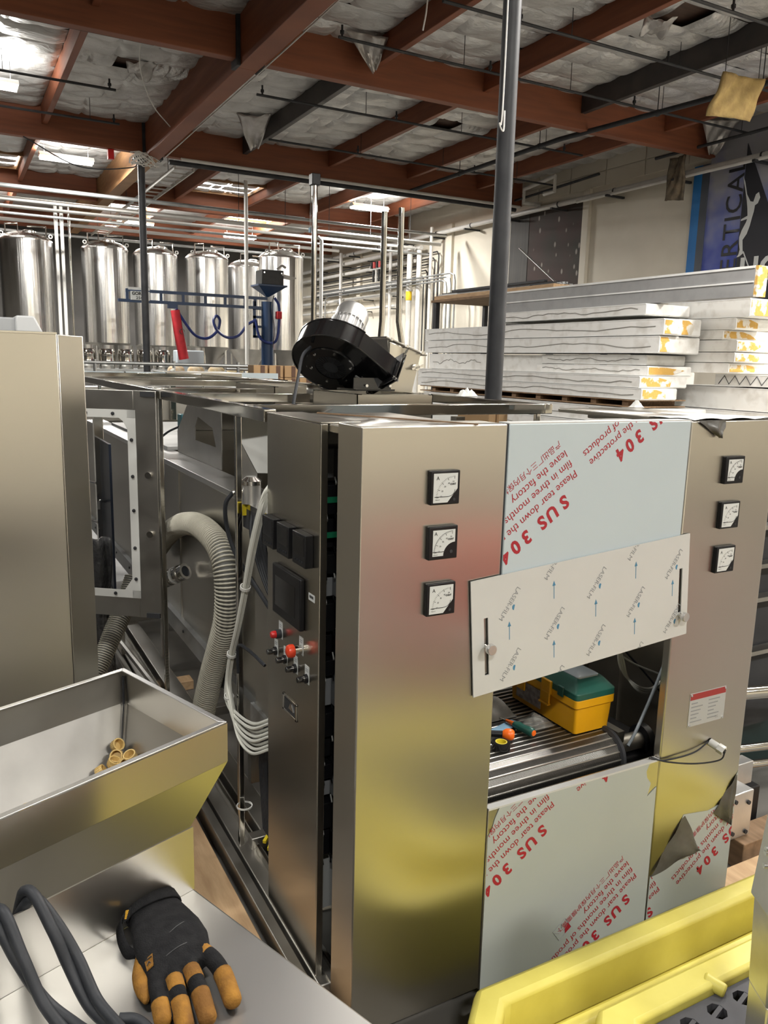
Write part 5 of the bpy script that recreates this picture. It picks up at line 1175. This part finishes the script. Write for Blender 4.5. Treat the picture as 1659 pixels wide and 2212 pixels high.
MB().lathe([(.030,0),(.043,0),(.043,.014),(.028,.014),(.028,0)],se,tuple(sd_),20).build('coupling_lip', chrome, h2)
MB().lathe([(0,.010),(.029,.010)],se,tuple(sd_),20).build('bore', rubber, h2)
for k in range(4): MB().lathe([(.041,0),(.045,0),(.045,.012),(.041,.012)],se-sd_*(.14-.035*k),tuple(sd_),18).build('clamp_band', steel_d if k % 2 else white_p, h2)
ribbed([(.80,4.40,.68),(.72,4.30,.58),(.62,4.20,.44),(.53,4.12,.28),(.50,4.10,.05)],.050,'ribbed hose curving down behind the tall left cabinet')
ribbed([(.86,4.62,.74),(.80,4.56,.62),(.70,4.47,.46),(.63,4.40,.30),(.62,4.36,.06)],.045,'second ribbed hose running behind the first one')
# timber skids, floor framing on the left of the machine
sk = thing('timber_skid', 'long pale timber skid on the floor beside the machine', 'timber', (.76,3,0))
MB().box(.66,1.6,.001,.80,3.85,.09).build('beam', wood, sk, bev=.004)
for k, (x0, x1, y, lab) in enumerate(((.50,1.10,3.9,'timber crosspiece under the swung door'),(.45,1.2,4.6,'timber crosspiece further under the machine'),(.95,1.8,3.0,'timber block under the trough'))):
    tag(MB().box(x0,y,.001,x1,y+.10,.058).build('timber_block', wood, bev=.003), lab, 'timber')
tag(MB().box(.60,4.45,.001,.72,5.6,.09).build('timber_block', wood, bev=.003), 'timber length lying behind the left cabinet', 'timber')
tag(MB().box(X0-.02,1.90,.0,2.5,1.98,.058).build('timber_block', wood_d, bev=.003), 'timber bearer under the control tower', 'timber')
bs = thing('rail_track', 'pair of steel rails on the floor left of the trough', 'rail', (.80,4,0))
for x in (.84,): MB().box(x-.018,2.0,.06,x+.018,6.5,.13).build('rail', steel_d, bs, bev=.003)
MB().tube([(.86,3.2,.35),(.83,4.4,.30),(.80,5.6,.25)],.018,8).build('pipe', steel_d, bs)
# ================================================================ tall cabinet on the left
lc = thing('tall_cabinet', 'tall plain stainless cabinet at the left edge', 'cabinet', (.0,3.0,0))
CY = 2.84
MB().hexa([(-.75,CY+.0,.02),(.318,CY,.02),(.318,CY+.55,.02),(-.75,CY+.55,.02)],[(-.75,CY,2.066),(.318,CY,2.066),(.318,CY+.55,2.066),(-.75,CY+.55,2.066)]).build('body', steel, lc, bev=.003)
MB().hexa([(.319,CY+.001,.02),(.412,CY+.05,.02),(.412,CY+.54,.02),(.319,CY+.55,.02)],[(.319,CY+.001,2.064),(.405,CY+.05,2.062),(.405,CY+.54,2.062),(.319,CY+.55,2.064)]).build('corner_return', steel, lc, bev=.003)
MB().box(-.75,CY-.002,2.064,.318,CY+.01,2.07).build('top_fold', steel_p, lc)
for x in (-.7,.28):
    for y in (CY+.05,CY+.5): MB().cyl((x,y,0),(x,y,.022),.025,n=12).build('foot', dark_m, lc)
gh = thing('grey_housing', 'grey plastic housing standing on the tall cabinet', 'housing', (.1,3.0,2.07))
MB().hexa([(-.3,CY+.08,2.068),(.27,CY+.08,2.068),(.27,CY+.26,2.068),(-.3,CY+.26,2.068)],[(-.3,CY+.10,2.115),(.24,CY+.10,2.115),(.24,CY+.24,2.115),(-.3,CY+.24,2.115)]).build('body', grey_p, gh, bev=.006)
MB().hexa([(.20,CY+.07,2.068),(.285,CY+.07,2.068),(.285,CY+.27,2.068),(.20,CY+.27,2.068)],[(.205,CY+.09,2.122),(.262,CY+.09,2.122),(.262,CY+.25,2.122),(.205,CY+.25,2.122)]).build('end_cap', mat('light grey plastic',(.48,.49,.50),.45), gh, bev=.006)
MB().hexa([(-.02,CY+.06,2.068),(.03,CY+.06,2.068),(.03,CY+.27,2.068),(-.02,CY+.27,2.068)],[(-.02,CY+.09,2.122),(.025,CY+.09,2.122),(.025,CY+.25,2.122),(-.02,CY+.25,2.122)]).build('rib', grey_p, gh, bev=.005)
# ================================================================ cap hopper
RZ = math.radians(23.2); ux = Vector((math.cos(RZ),math.sin(RZ),0)); uy = Vector((math.cos(RZ+PI/2-.07),math.sin(RZ+PI/2-.07),0))
hp_ = thing('cap_hopper', 'open stainless hopper holding tan bottle caps', 'hopper', (.2,1.62,0))
cR = Vector((.465,1.523,0)); HL, HW = .58, .415           # near right corner, length along -ux, depth along uy
def hq(a, b, z): q = cR-ux*a+uy*b; return Vector((q.x,q.y,z))
zr_, zb_, zo = 1.25, 1.165, .86
ap = Vector((.20,1.545,0))                                # outlet centre
def apx(a, b): q = ap+ux*a+uy*b; return Vector((q.x,q.y,zo))
rim = [hq(HL,0,0),hq(0,0,0),hq(0,HW,0),hq(HL,HW,0)]
out = [apx(-.06,-.05),apx(.06,-.05),apx(.06,.05),apx(-.06,.05)]
nm4 = ('front','right','back','left')
for i in range(4):
    a, b = rim[i], rim[(i+1)%4]; za, zb = Vector((0,0,zr_)), Vector((0,0,zb_))
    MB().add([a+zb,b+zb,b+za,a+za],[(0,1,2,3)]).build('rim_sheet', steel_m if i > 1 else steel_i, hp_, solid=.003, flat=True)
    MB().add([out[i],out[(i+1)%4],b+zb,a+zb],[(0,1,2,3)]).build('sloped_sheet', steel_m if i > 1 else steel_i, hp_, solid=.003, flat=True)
    d = (b-a).normalized(); nrm = Vector((d.y,-d.x,0))
    MB().prism([a+za+Vector((0,0,.001))-d*.0,b+za+Vector((0,0,.001)),b+za-nrm*.013-d*.013+Vector((0,0,.001)),a+za-nrm*.013+d*.013+Vector((0,0,.001))],(0,0,.003)).build('rim_fold', steel_w, hp_, bev=.001)
MB().tube([hq(.006,HW-.006,1.235),hq(.008,HW-.008,zb_)],.003,5).build('weld_seam', dark_m, hp_)
pB = hq(.006,HW-.006,zb_); pO = out[2]+Vector((0,0,.0)); MB().tube([pB.lerp(pO,t/10)+Vector((0,0,.006)) for t in range(11)],.0016,5).build('weld_seam', dark_m, hp_)
MB().hexa([apx(-.06,-.05)-Vector((0,0,.25)),apx(.06,-.05)-Vector((0,0,.25)),apx(.06,.05)-Vector((0,0,.25)),apx(-.06,.05)-Vector((0,0,.25))],[q-Vector((0,0,.001)) for q in out]).build('outlet_box', steel_d, hp_)
MB().hexa([apx(-.30,-.02)-Vector((0,0,.86)),apx(.22,-.02)-Vector((0,0,.86)),apx(.22,.28)-Vector((0,0,.86)),apx(-.30,.28)-Vector((0,0,.86))],[apx(-.30,-.02)-Vector((0,0,.252)),apx(.22,-.02)-Vector((0,0,.252)),apx(.22,.28)-Vector((0,0,.252)),apx(-.30,.28)-Vector((0,0,.252))]).build('stand', steel_d, hp_, bev=.004)
# bottle caps
def cap_thing(label):
    t = thing('bottle_cap', label, 'bottle cap', (0,0,0), 0, 'tan bottle caps in the hopper', local=True)
    MB().lathe([(0,.0),(.0125,.0),(.0142,.002),(.0145,.010),(.0135,.011),(.0145,.012),(.0145,.019),(.0118,.019),(.0118,.003),(0,.003)],n=22).build('shell', cap_m, t)
    r = MB()
    for k in range(20):
        a = k*PI/10; r.box(-.0006,.0143,.003,.0006,.0150,.0185); r.v[-8:] = [Matrix.Rotation(a,4,'Z')@q for q in r.v[-8:]]
    r.build('knurling', cap_m, t)
    return t
cp0 = cap_thing('tan bottle cap, topmost of the little heap in the hopper')
spots = [(.287,1.822,1.098,.9,.5,'topmost of the little heap in the hopper'),(.288,1.795,1.088,1.1,-.4,'second down in the heap in the hopper'),
         (.272,1.772,1.076,.4,.9,'under the second one in the heap'),(.293,1.770,1.078,1.2,.2,'open side up in the middle of the heap'),(.315,1.768,1.086,.5,-1.0,'at the right end of the heap by the rim'),
         (.238,1.768,1.066,1.0,1.3,'at the left end of the heap'),(.262,1.750,1.060,.7,.1,'low in front of the heap'),(.284,1.746,1.058,.9,-.9,'lowest, half hidden by the rim'),
         (.120,1.700,1.05,.8,.6,'alone at the left of the hopper'),(.088,1.685,1.055,.6,-.7,'peeking over the rim at the far left')]
for k, (x, y, z, tx, tz, lab) in enumerate(spots):
    c = cp0 if k == 0 else copy_tree(cp0); c.location = (x,y,z); c.rotation_euler = (tx,0,tz); c['label'] = 'tan bottle cap '+lab
# ================================================================ work table with backsplash
tb_ = thing('work_table', 'worn steel work table with low backsplash in the foreground', 'table', (.2,1.0,0))
tx_, ty = Vector((.936,.353,0)), Vector((.345,-.939,0))     # along the back edge, toward the camera along the side
tc_ = Vector((.332,1.303,1.05))
def tq(a, b, z=0): q = tc_-tx_*a+ty*b; return Vector((q.x,q.y,1.05+z))
MB().prism([tq(0,0,-.02),tq(0,1.0,-.02),tq(1.1,1.0,-.02),tq(1.1,0,-.02)],(0,0,.02)).build('top', steel_w, tb_, bev=.004)
MB().prism([tq(0,0,-.09),tq(0,1.0,-.09),tq(.012,1.0,-.09),tq(.012,0,-.09)],(0,0,.07)).build('edge_fold', steel_i, tb_, bev=.002)
MB().prism([tq(0,0,0),tq(0,.003,0),tq(1.1,.003,0),tq(1.1,0,0)],(0,0,.124)).build('backsplash', steel_i, tb_)
for a, b in ((.05,.06),(.05,.94),(1.05,.06),(1.05,.94)):
    p = tq(a,b,-.02); MB().cyl((p.x,p.y,0),(p.x,p.y,1.03),.02,n=12).build('leg', steel_d, tb_)
p = tq(.24,-.012,.04); MB().cyl(p,p-ty*.02,.008,n=12).build('bolt', steel_p, tb_)
# glove
gv = thing('work_glove', 'black and tan work glove lying back up on the table', 'glove', (.25,1.12,1.05))
def tap(pts, radii, n=14, zs=.72):
    m = MB().tube(spline(pts,6), [radii[min(int(i/6),len(radii)-1)]*(1-(i%6)/6)+radii[min(int(i/6)+1,len(radii)-1)]*((i%6)/6) for i in range((len(pts)-1)*6+1)], n)
    return m
def ell(m, c, r):
    c = Vector(c); pr = []
    sv = MB(); n1, n2 = 16, 10
    vs = [c]
    for j in range(n2+1):
        th = PI*j/n2
        for i in range(n1): ph = 2*PI*i/n1; m.v.append(c+Vector((r[0]*math.sin(th)*math.cos(ph), r[1]*math.sin(th)*math.sin(ph), r[2]*math.cos(th))))
    b = len(m.v)-(n2+1)*n1
    for j in range(n2):
        for i in range(n1): m.f.append([b+j*n1+i, b+j*n1+(i+1)%n1, b+(j+1)*n1+(i+1)%n1, b+(j+1)*n1+i])
ZG = 1.052
body = MB()
SEC = [(.247,1.262,.044,.017),(.250,1.235,.045,.019),(.252,1.205,.050,.021),(.254,1.17,.056,.023),(.256,1.135,.058,.023),(.256,1.105,.053,.020),(.254,1.085,.045,.016)]
def sec_ring(x, y, w, h, n=22, dy=.28):
    return [Vector((x+w*math.cos(2*PI*k/n), y+w*math.cos(2*PI*k/n)*dy*.6, ZG+h+h*math.copysign(abs(math.sin(2*PI*k/n))**.8, math.sin(2*PI*k/n)))) for k in range(n)]
rings = [sec_ring(*s) for s in SEC]; b_ = loft([[tuple(q) for q in r] for r in rings]); body.add(b_.v, b_.f)
FING = {'A':[(.217,1.098,.018),(.214,1.065,.019),(.2125,1.038,.016),(.2105,1.015,.0135)],'B':[(.240,1.10,.019),(.2400,1.062,.022),(.238,1.025,.018),(.2355,.990,.0135)],
        'C':[(.266,1.105,.019),(.2690,1.065,.022),(.2695,1.028,.018),(.268,.990,.0135)],'D':[(.293,1.118,.019),(.305,1.088,.021),(.311,1.052,.018),(.310,1.005,.0138)]}
FR = {'A':.0125,'B':.0128,'C':.0130,'D':.0132}
def fing(k, r, s0=0, s1=1, grow=1.0):
    P = spline([(x,y,ZG+z-.0) for x, y, z in FING[k]], 8); n = len(P); i0, i1 = int(s0*(n-1)), int(s1*(n-1)); q = P[i0:i1+1]; m = len(q)
    if s1 >= .999: q = q+[q[-1]+(q[-1]-q[-2]).normalized()*r*f for f in (.3,.6,.8,.9)]
    rr_ = []
    for i in range(len(q)):
        base = r*grow*(1.04-.06*(i/len(q)))
        if s1 >= .999 and i >= m-1: base *= (1,.96,.80,.55,.2)[min(i-(m-1),4)]
        rr_.append(base)
    return MB().tube(q, rr_, 14)
for k in FING: f_ = fing(k, FR[k]); body.add(f_.v, f_.f)
th_ = MB().tube(spline([(.212,1.15,ZG+.014),(.200,1.115,ZG+.014),(.197,1.085,ZG+.013),(.196,1.058,ZG+.012)],6),[.013]*12+[.012,.0115,.0105,.009,.0075,.006,.004],12); 
gb = body.build('glove_body', glove_k, gv, smooth=180)
m_ = gb.modifiers.new('skin', 'REMESH'); m_.mode = 'VOXEL'; m_.voxel_size = .0022; m_.use_smooth_shade = True
m_ = gb.modifiers.new('relax', 'SMOOTH'); m_.factor = .5; m_.iterations = 6
th_.build('thumb', glove_t, gv, smooth=180)
for k in FING:
    fing(k, FR[k], .66, 1, 1.06).build('tan_fingertip', glove_t, gv, smooth=180)
for k, s0, s1 in (('B',.26,.46),('C',.22,.42),('D',.02,.24)): fing(k, FR[k], s0, s1, 1.05).build('tan_knuckle_patch', glove_t, gv, smooth=180)
b_ = loft([[tuple(q) for q in sec_ring(.2465,1.272,.0455,.0185)],[tuple(q) for q in sec_ring(.249,1.240,.0465,.0205)]], cap=False)
b_.build('cuff_band', glove_k, gv, solid=.003, smooth=180)
lp = MB().grid(lambda u, v: tuple(Vector(spline([(.207,1.245,ZG+.030),(.190,1.228,ZG+.030),(.186,1.200,ZG+.020),(.192,1.172,ZG+.012),(.204,1.160,ZG+.016)],5)[int(round(u*20))])+Vector((.010*(v-.5),.004*(v-.5),.014*(v-.5)))), 20, 2)
lp.build('pull_loop', glove_k, gv, solid=.002)
wt = MB().hexa([(.196,1.232,ZG+.034),(.211,1.243,ZG+.034),(.205,1.222,ZG+.036),(.193,1.215,ZG+.034)],[(.196,1.232,ZG+.037),(.211,1.243,ZG+.038),(.205,1.222,ZG+.039),(.193,1.215,ZG+.037)]).build('woven_tag', glove_k, gv)
mm = MB()
for k in range(6): mm.beam((.1962+.0010*k,1.2200+.0036*k,ZG+.0388),(.1990+.0014*k,1.2190+.0036*k,ZG+.0392),.0016,.0012)
mm.build('tag_stitching', mat('gold thread',(.6,.33,.03),.6), gv)
pt_ = MB().hexa([(.206,1.118,ZG+.030),(.219,1.118,ZG+.039),(.216,1.098,ZG+.036),(.206,1.098,ZG+.029)],[(.206,1.118,ZG+.033),(.219,1.118,ZG+.042),(.216,1.098,ZG+.039),(.206,1.098,ZG+.032)]).build('logo_patch', glove_t, gv)
for s in (-1, 1): MB().beam((.211,1.108,ZG+.0375),(.211+.004*s,1.101,ZG+.0365),.0012,.0012).build('logo_stroke', ink_black, pt_)
MB().beam((.2075,1.113,ZG+.0362),(.2165,1.113,ZG+.0412),.0012,.0012).build('logo_stroke', ink_black, pt_)
MB().tube([(.300-.085*t/18,1.128-.030*t/18,ZG+.030+.012*math.sin(PI*t/18)) for t in range(19)],.0011,5).build('seam', ink_black, gv)
MB().tube([(.302-.080*t/15,1.178-.05*t/15,ZG+.034+.012*math.sin(PI*t/15)) for t in range(16)],.0010,5).build('seam', ink_black, gv)
# twisted rubber cable draped over the backsplash
def twist(pts, label, r=.0085, turn=9.0, ph=0, off=.0075):
    t = thing('rubber_cable', label, 'cable', tuple(Vector(pts[0]))); p = spline(pts, 14)
    for s in (0, PI):
        q = []
        for i, c in enumerate(p):
            d = (p[min(i+1,len(p)-1)]-p[max(i-1,0)]).normalized(); u, w_ = perp(d); a = ph+s+turn*i/len(p)
            q.append(c+u*math.cos(a)*off+w_*math.sin(a)*off)
        MB().tube(q, r, 10).build('strand', rubber, t)
twist([(.02,1.30,1.02),(.045,1.215,1.17),(.062,1.190,1.196),(.085,1.150,1.165),(.105,1.120,1.12),(.125,1.075,1.078),(.150,1.025,1.068),(.175,.97,1.068),(.21,.88,1.068)],'right pair of twisted black cables over the backsplash',ph=.5,turn=6)
twist([(-.03,1.28,1.02),(-.005,1.20,1.165),(.012,1.165,1.196),(.035,1.120,1.15),(.06,1.085,1.10),(.09,1.050,1.072),(.12,1.0,1.068),(.15,.94,1.068),(.19,.85,1.068)],'left pair of twisted black cables over the backsplash',ph=2,turn=7)
twist([(.155,1.045,1.064),(.176,1.035,1.062),(.190,1.005,1.062),(.198,.96,1.062),(.205,.90,1.062)],'loose loop of black cable beside the glove',turn=.5,off=.0001,ph=1,r=.008)
# ================================================================ yellow spill pallet with black grating
sp_ = thing('spill_pallet', 'yellow plastic spill pallet in the right foreground', 'pallet', (1.9,.9,0))
PX0, PX1, PY0, PY1, PZ = 1.09, 2.75, .25, 1.565, .30
def oct_(x0, x1, y0, y1, c, z): return [(x0+c,y0,z),(x1-c,y0,z),(x1,y0+c,z),(x1,y1-c,z),(x1-c,y1,z),(x0+c,y1,z),(x0,y1-c,z),(x0,y0+c,z)]
def ringwall(outer, inner, z0, z1, drop=0.0):
    n = len(outer); m = MB()
    o0 = [(p[0],p[1],z0) for p in outer]; o1 = [(p[0],p[1],z1) for p in outer]; i1 = [(p[0],p[1],z1) for p in inner]; i0 = [(p[0],p[1],z0) for p in inner]
    vs = o0+o1+i1+i0
    fs = []
    for r in range(4):
        for k in range(n): fs.append([r*n+k, r*n+(k+1)%n, ((r+1)%4)*n+(k+1)%n, ((r+1)%4)*n+k])
    return m.add(vs, fs)
ringwall(oct_(PX0,PX1,PY0,PY1,.085,0),oct_(PX0+.075,PX1-.075,PY0+.075,PY1-.075,.06,0),.0,PZ).build('outer_rim', yellow_p, sp_, bev=.018)
MB().prism(oct_(PX0+.06,PX1-.06,PY0+.06,PY1-.06,.05,.02),(0,0,.13)).build('sump_floor', yellow_p, sp_)
ringwall(oct_(PX0+.10,PX1-.10,PY0+.10,PY1-.11,.06,0),oct_(PX0+.16,PX1-.16,PY0+.16,PY1-.165,.05,0),.14,.205).build('inner_step', yellow_p, sp_, bev=.02)
ringwall(oct_(PX0+.29,PX1-.2,PY0+.2,PY1-.205,.05,0),oct_(PX0+.39,PX1-.3,PY0+.3,PY1-.285,.03,0),.14,.295).build('inner_rim', yellow_p, sp_, bev=.016)
MB().cyl((1.795,1.315,.285),(1.825,1.262,.270),.020,n=16).build('moulded_lug', yellow_p, sp_, bev=.006)
gx0, gx1, gy0, gy1, gz = PX0+.40, PX1-.31, PY0+.31, PY1-.295, .262
gg = thing('floor_grating', 'black plastic grating set inside the yellow spill pallet', 'grating', ((gx0+gx1)/2,(gy0+gy1)/2,.152))
nx, ny = 9, 9; dxg, dyg = (gx1-gx0)/nx, (gy1-gy0)/ny
cell = bmesh.new(); cells = MB()
for i in range(nx):
    for j in range(ny):
        cx0, cy0 = gx0+i*dxg, gy0+j*dyg; cxm, cym = cx0+dxg/2, cy0+dyg/2
        edge = (j == ny-1 or i == 0)
        rad = .33*min(dxg, dyg)
        hexp = [(cxm+rad*1.08*math.cos(t*PI/4+PI/8), cym+rad*1.08*math.sin(t*PI/4+PI/8)) for t in range(8)]
        sq = [(cx0+dxg,cym+dyg*.2),(cx0+dxg*.7,cy0+dyg),(cx0+dxg*.3,cy0+dyg),(cx0,cym+dyg*.2),(cx0,cym-dyg*.2),(cx0+dxg*.3,cy0),(cx0+dxg*.7,cy0),(cx0+dxg,cym-dyg*.2)]
        sq = [(cx0+dxg,cy0+dyg*.72),(cx0+dxg*.72,cy0+dyg),(cx0+dxg*.28,cy0+dyg),(cx0,cy0+dyg*.72),(cx0,cy0+dyg*.28),(cx0+dxg*.28,cy0),(cx0+dxg*.72,cy0),(cx0+dxg,cy0+dyg*.28)]
        n0 = 8; vs = [(p[0],p[1],gz) for p in hexp]+[(p[0],p[1],gz) for p in sq]+[(p[0],p[1],gz-.035) for p in hexp]
        fs = [[k,(k+1)%8,8+(k+1)%8,8+k] for k in range(8)]+[[16+k,16+(k+1)%8,(k+1)%8,k] for k in range(8)]
        cells.add(vs, fs)
        for (a, b, c) in (((cx0,cy0),sq[4],sq[5]),((cx0+dxg,cy0),sq[6],sq[7]),((cx0+dxg,cy0+dyg),sq[0],sq[1]),((cx0,cy0+dyg),sq[2],sq[3])):
            cells.add([(a[0],a[1],gz),(b[0],b[1],gz),(c[0],c[1],gz)],[(0,1,2)])
        cells.beam((cxm-rad,cym-rad*.3,gz-.008),(cxm+rad,cym+rad*.3,gz-.008),.012,.014)
cells.build('perforated_top', grate_m, gg, fixn=False)
ringwall([(gx0-.006,gy0-.006),(gx1+.006,gy0-.006),(gx1+.006,gy1+.006),(gx0-.006,gy1+.006)],[(gx0,gy0),(gx1,gy0),(gx1,gy1),(gx0,gy1)],.152,gz).build('skirt', grate_m, gg)
# silver machine arm standing on the pallet at the right edge
ar = thing('labelling_machine', 'silver machine arm with coiled conduit cut by the right edge', 'machine part', (1.72,1.05,.262))
fwv = Vector((.477,.879,0)); rv = Vector((.879,-.477,0)); base = Vector((1.668,1.052,0))
def aq(r, f, z): q = base+rv*r+fwv*f; return (q.x,q.y,z)
def abox(r0, r1, f0, f1, z0, z1, s=0): return MB().hexa([aq(r0-s,f0,z0),aq(r1,f0,z0),aq(r1,f1,z0),aq(r0-s,f1,z0)],[aq(r0,f0,z1),aq(r1,f0,z1),aq(r1,f1,z1),aq(r0,f1,z1)])
abox(.012,.30,0,.10,.70,.965,.022).build('upper_plate', alu, ar, bev=.004); abox(.000,.30,0,.10,.45,.70,-.012).build('middle_plate', alu, ar, bev=.004)
abox(.014,.30,0,.10,.262,.45,-.004).build('lower_plate', alu, ar, bev=.004)
abox(.032,.30,-.02,0,.72,.93).build('cover', chrome, ar, bev=.004)
for z in (.855,.845,.81): MB().cyl(aq(.006,.05,z),aq(-.012,.05,z),.007,n=10).build('bolt', chrome, ar)
def coil(r0, z0, z1):
    m = MB(); p = []
    for k in range(220):
        t = k/219; p.append(aq(r0-.006*math.sin(t*PI)+.006*math.cos(k*1.3), -.03+.006*math.sin(k*1.3), z1+(z0-z1)*t))
    m.tube(p,.0022,5); return m
coil(.030,.50,.66).build('coiled_conduit', chrome, ar); coil(.042,.50,.66).build('coiled_conduit', chrome, ar)
for z in (.66,.50): MB().cyl(aq(.026,-.03,z),aq(.05,-.03,z),.006,n=10).build('conduit_clamp', chrome, ar)
# ================================================================ bits right of the right tower
rm = thing('side_machine', 'stainless side machine with rods and valve block right of the tower', 'machine', (3.0,2.6,0))
MB().box(2.66,2.12,.55,2.74,2.18,1.75).build('post', steel, rm, bev=.003); MB().box(2.62,2.10,.0,2.66,2.16,.55).build('post', steel_d, rm)
MB().box(2.78,2.35,.30,3.6,2.40,1.70).build('back_sheet', dark_m, rm); MB().box(2.55,2.45,.0,4.6,2.9,1.75).build('body', mat('dark green machine',(.012,.03,.03),.35,.2), rm)
MB().box(2.60,2.20,1.2,2.64,2.24,1.46).build('green_strip', mat('green strip',(.02,.30,.17),.4), rm)
for k, z in enumerate((1.30,1.12,.96,.70)): MB().box(2.84,2.28,z,3.6,2.34,z+.02).build('slat', steel_d, rm)
MB().cyl((2.70,2.2,.62),(3.6,2.05,.58),.03,n=16).build('rod', steel_p, rm); MB().cyl((2.70,2.12,.40),(3.5,2.0,.36),.018,n=12).build('rod', steel_p, rm); MB().cyl((2.72,2.10,.33),(3.5,1.98,.29),.018,n=12).build('rod', steel_p, rm)
vb = MB().box(2.64,1.90,.13,2.78,1.99,.33).build('valve_block', alu, rm, bev=.004)
for x, z in ((2.67,.30),(2.75,.28),(2.67,.16),(2.75,.15)): MB().cyl((x,1.90,z),(x,1.893,z),.009,n=10).build('screw', dark_m, vb)
MB().cyl((2.70,2.0,.38),(2.70,2.0,.43),.016,n=12).build('fitting_base', black, rm); MB().cyl((2.70,2.0,.43),(2.70,2.0,.49),.012,.008,n=12).build('fitting', grey_p, rm)
MB().box(2.62,2.0,.28,2.9,2.06,.38).build('bracket', alu, rm, bev=.003); MB().box(2.80,1.99,.10,2.95,2.1,.26).build('dark_valve', black, rm, bev=.005)
MB().box(2.62,2.05,.0,2.80,2.2,.10).build('foot', steel_d, rm)
tag(MB().box(2.40,1.66,.001,3.2,1.82,.095).build('timber_block', wood, bev=.004), 'pale timber plank beyond the right tower foot', 'timber')
tag(MB().box(2.70,1.86,.001,3.4,1.97,.125).build('timber_block', wood_d, bev=.004), 'darker timber beam under the valve block', 'timber')

# ================================================================ unseen red cart added right of the photographer for the tower's red reflection
rc = thing('added_red_cart', 'unseen red cart added for its reflection in the left tower front', 'cart', (2.75,-.35,0))
redc = mat('red cart enamel',(.55,.03,.02),.35)
MB().box(2.3,-.65,.12,3.3,-.05,.98).build('body', redc, rc, bev=.01)
for k in range(4): MB().box(2.33,-.05,.16+.2*k,3.27,-.035,.34+.2*k).build('drawer', redc, rc, bev=.004)
for x in (2.4,3.2):
    for y in (-.58,-.12): MB().cyl((x-.02,y,.06),(x+.02,y,.06),.06,n=16).build('wheel', rubber, rc)

# unseen dark cabinets added left of the view to darken the console's reflection
dk = thing('added_dark_cabinet', 'unseen dark cabinets added to darken the reflection in the control console', 'cabinet', (-2.0,7.5,0))
for k in range(5):
    y = 4.0+1.7*k
    b = MB().box(-2.8,y,.05,-1.3,y+1.6,4.6).build('bay', dark_m, dk, bev=.02)
    for j in range(2): MB().box(-1.3,y+.06+.76*j,.2,-1.28,y+.78+.76*j,3.2).build('bay_door', dark_m, b, bev=.01)
    MB().box(-2.7,y+.1,0,-1.4,y+1.5,.05).build('plinth', dark_m, dk)
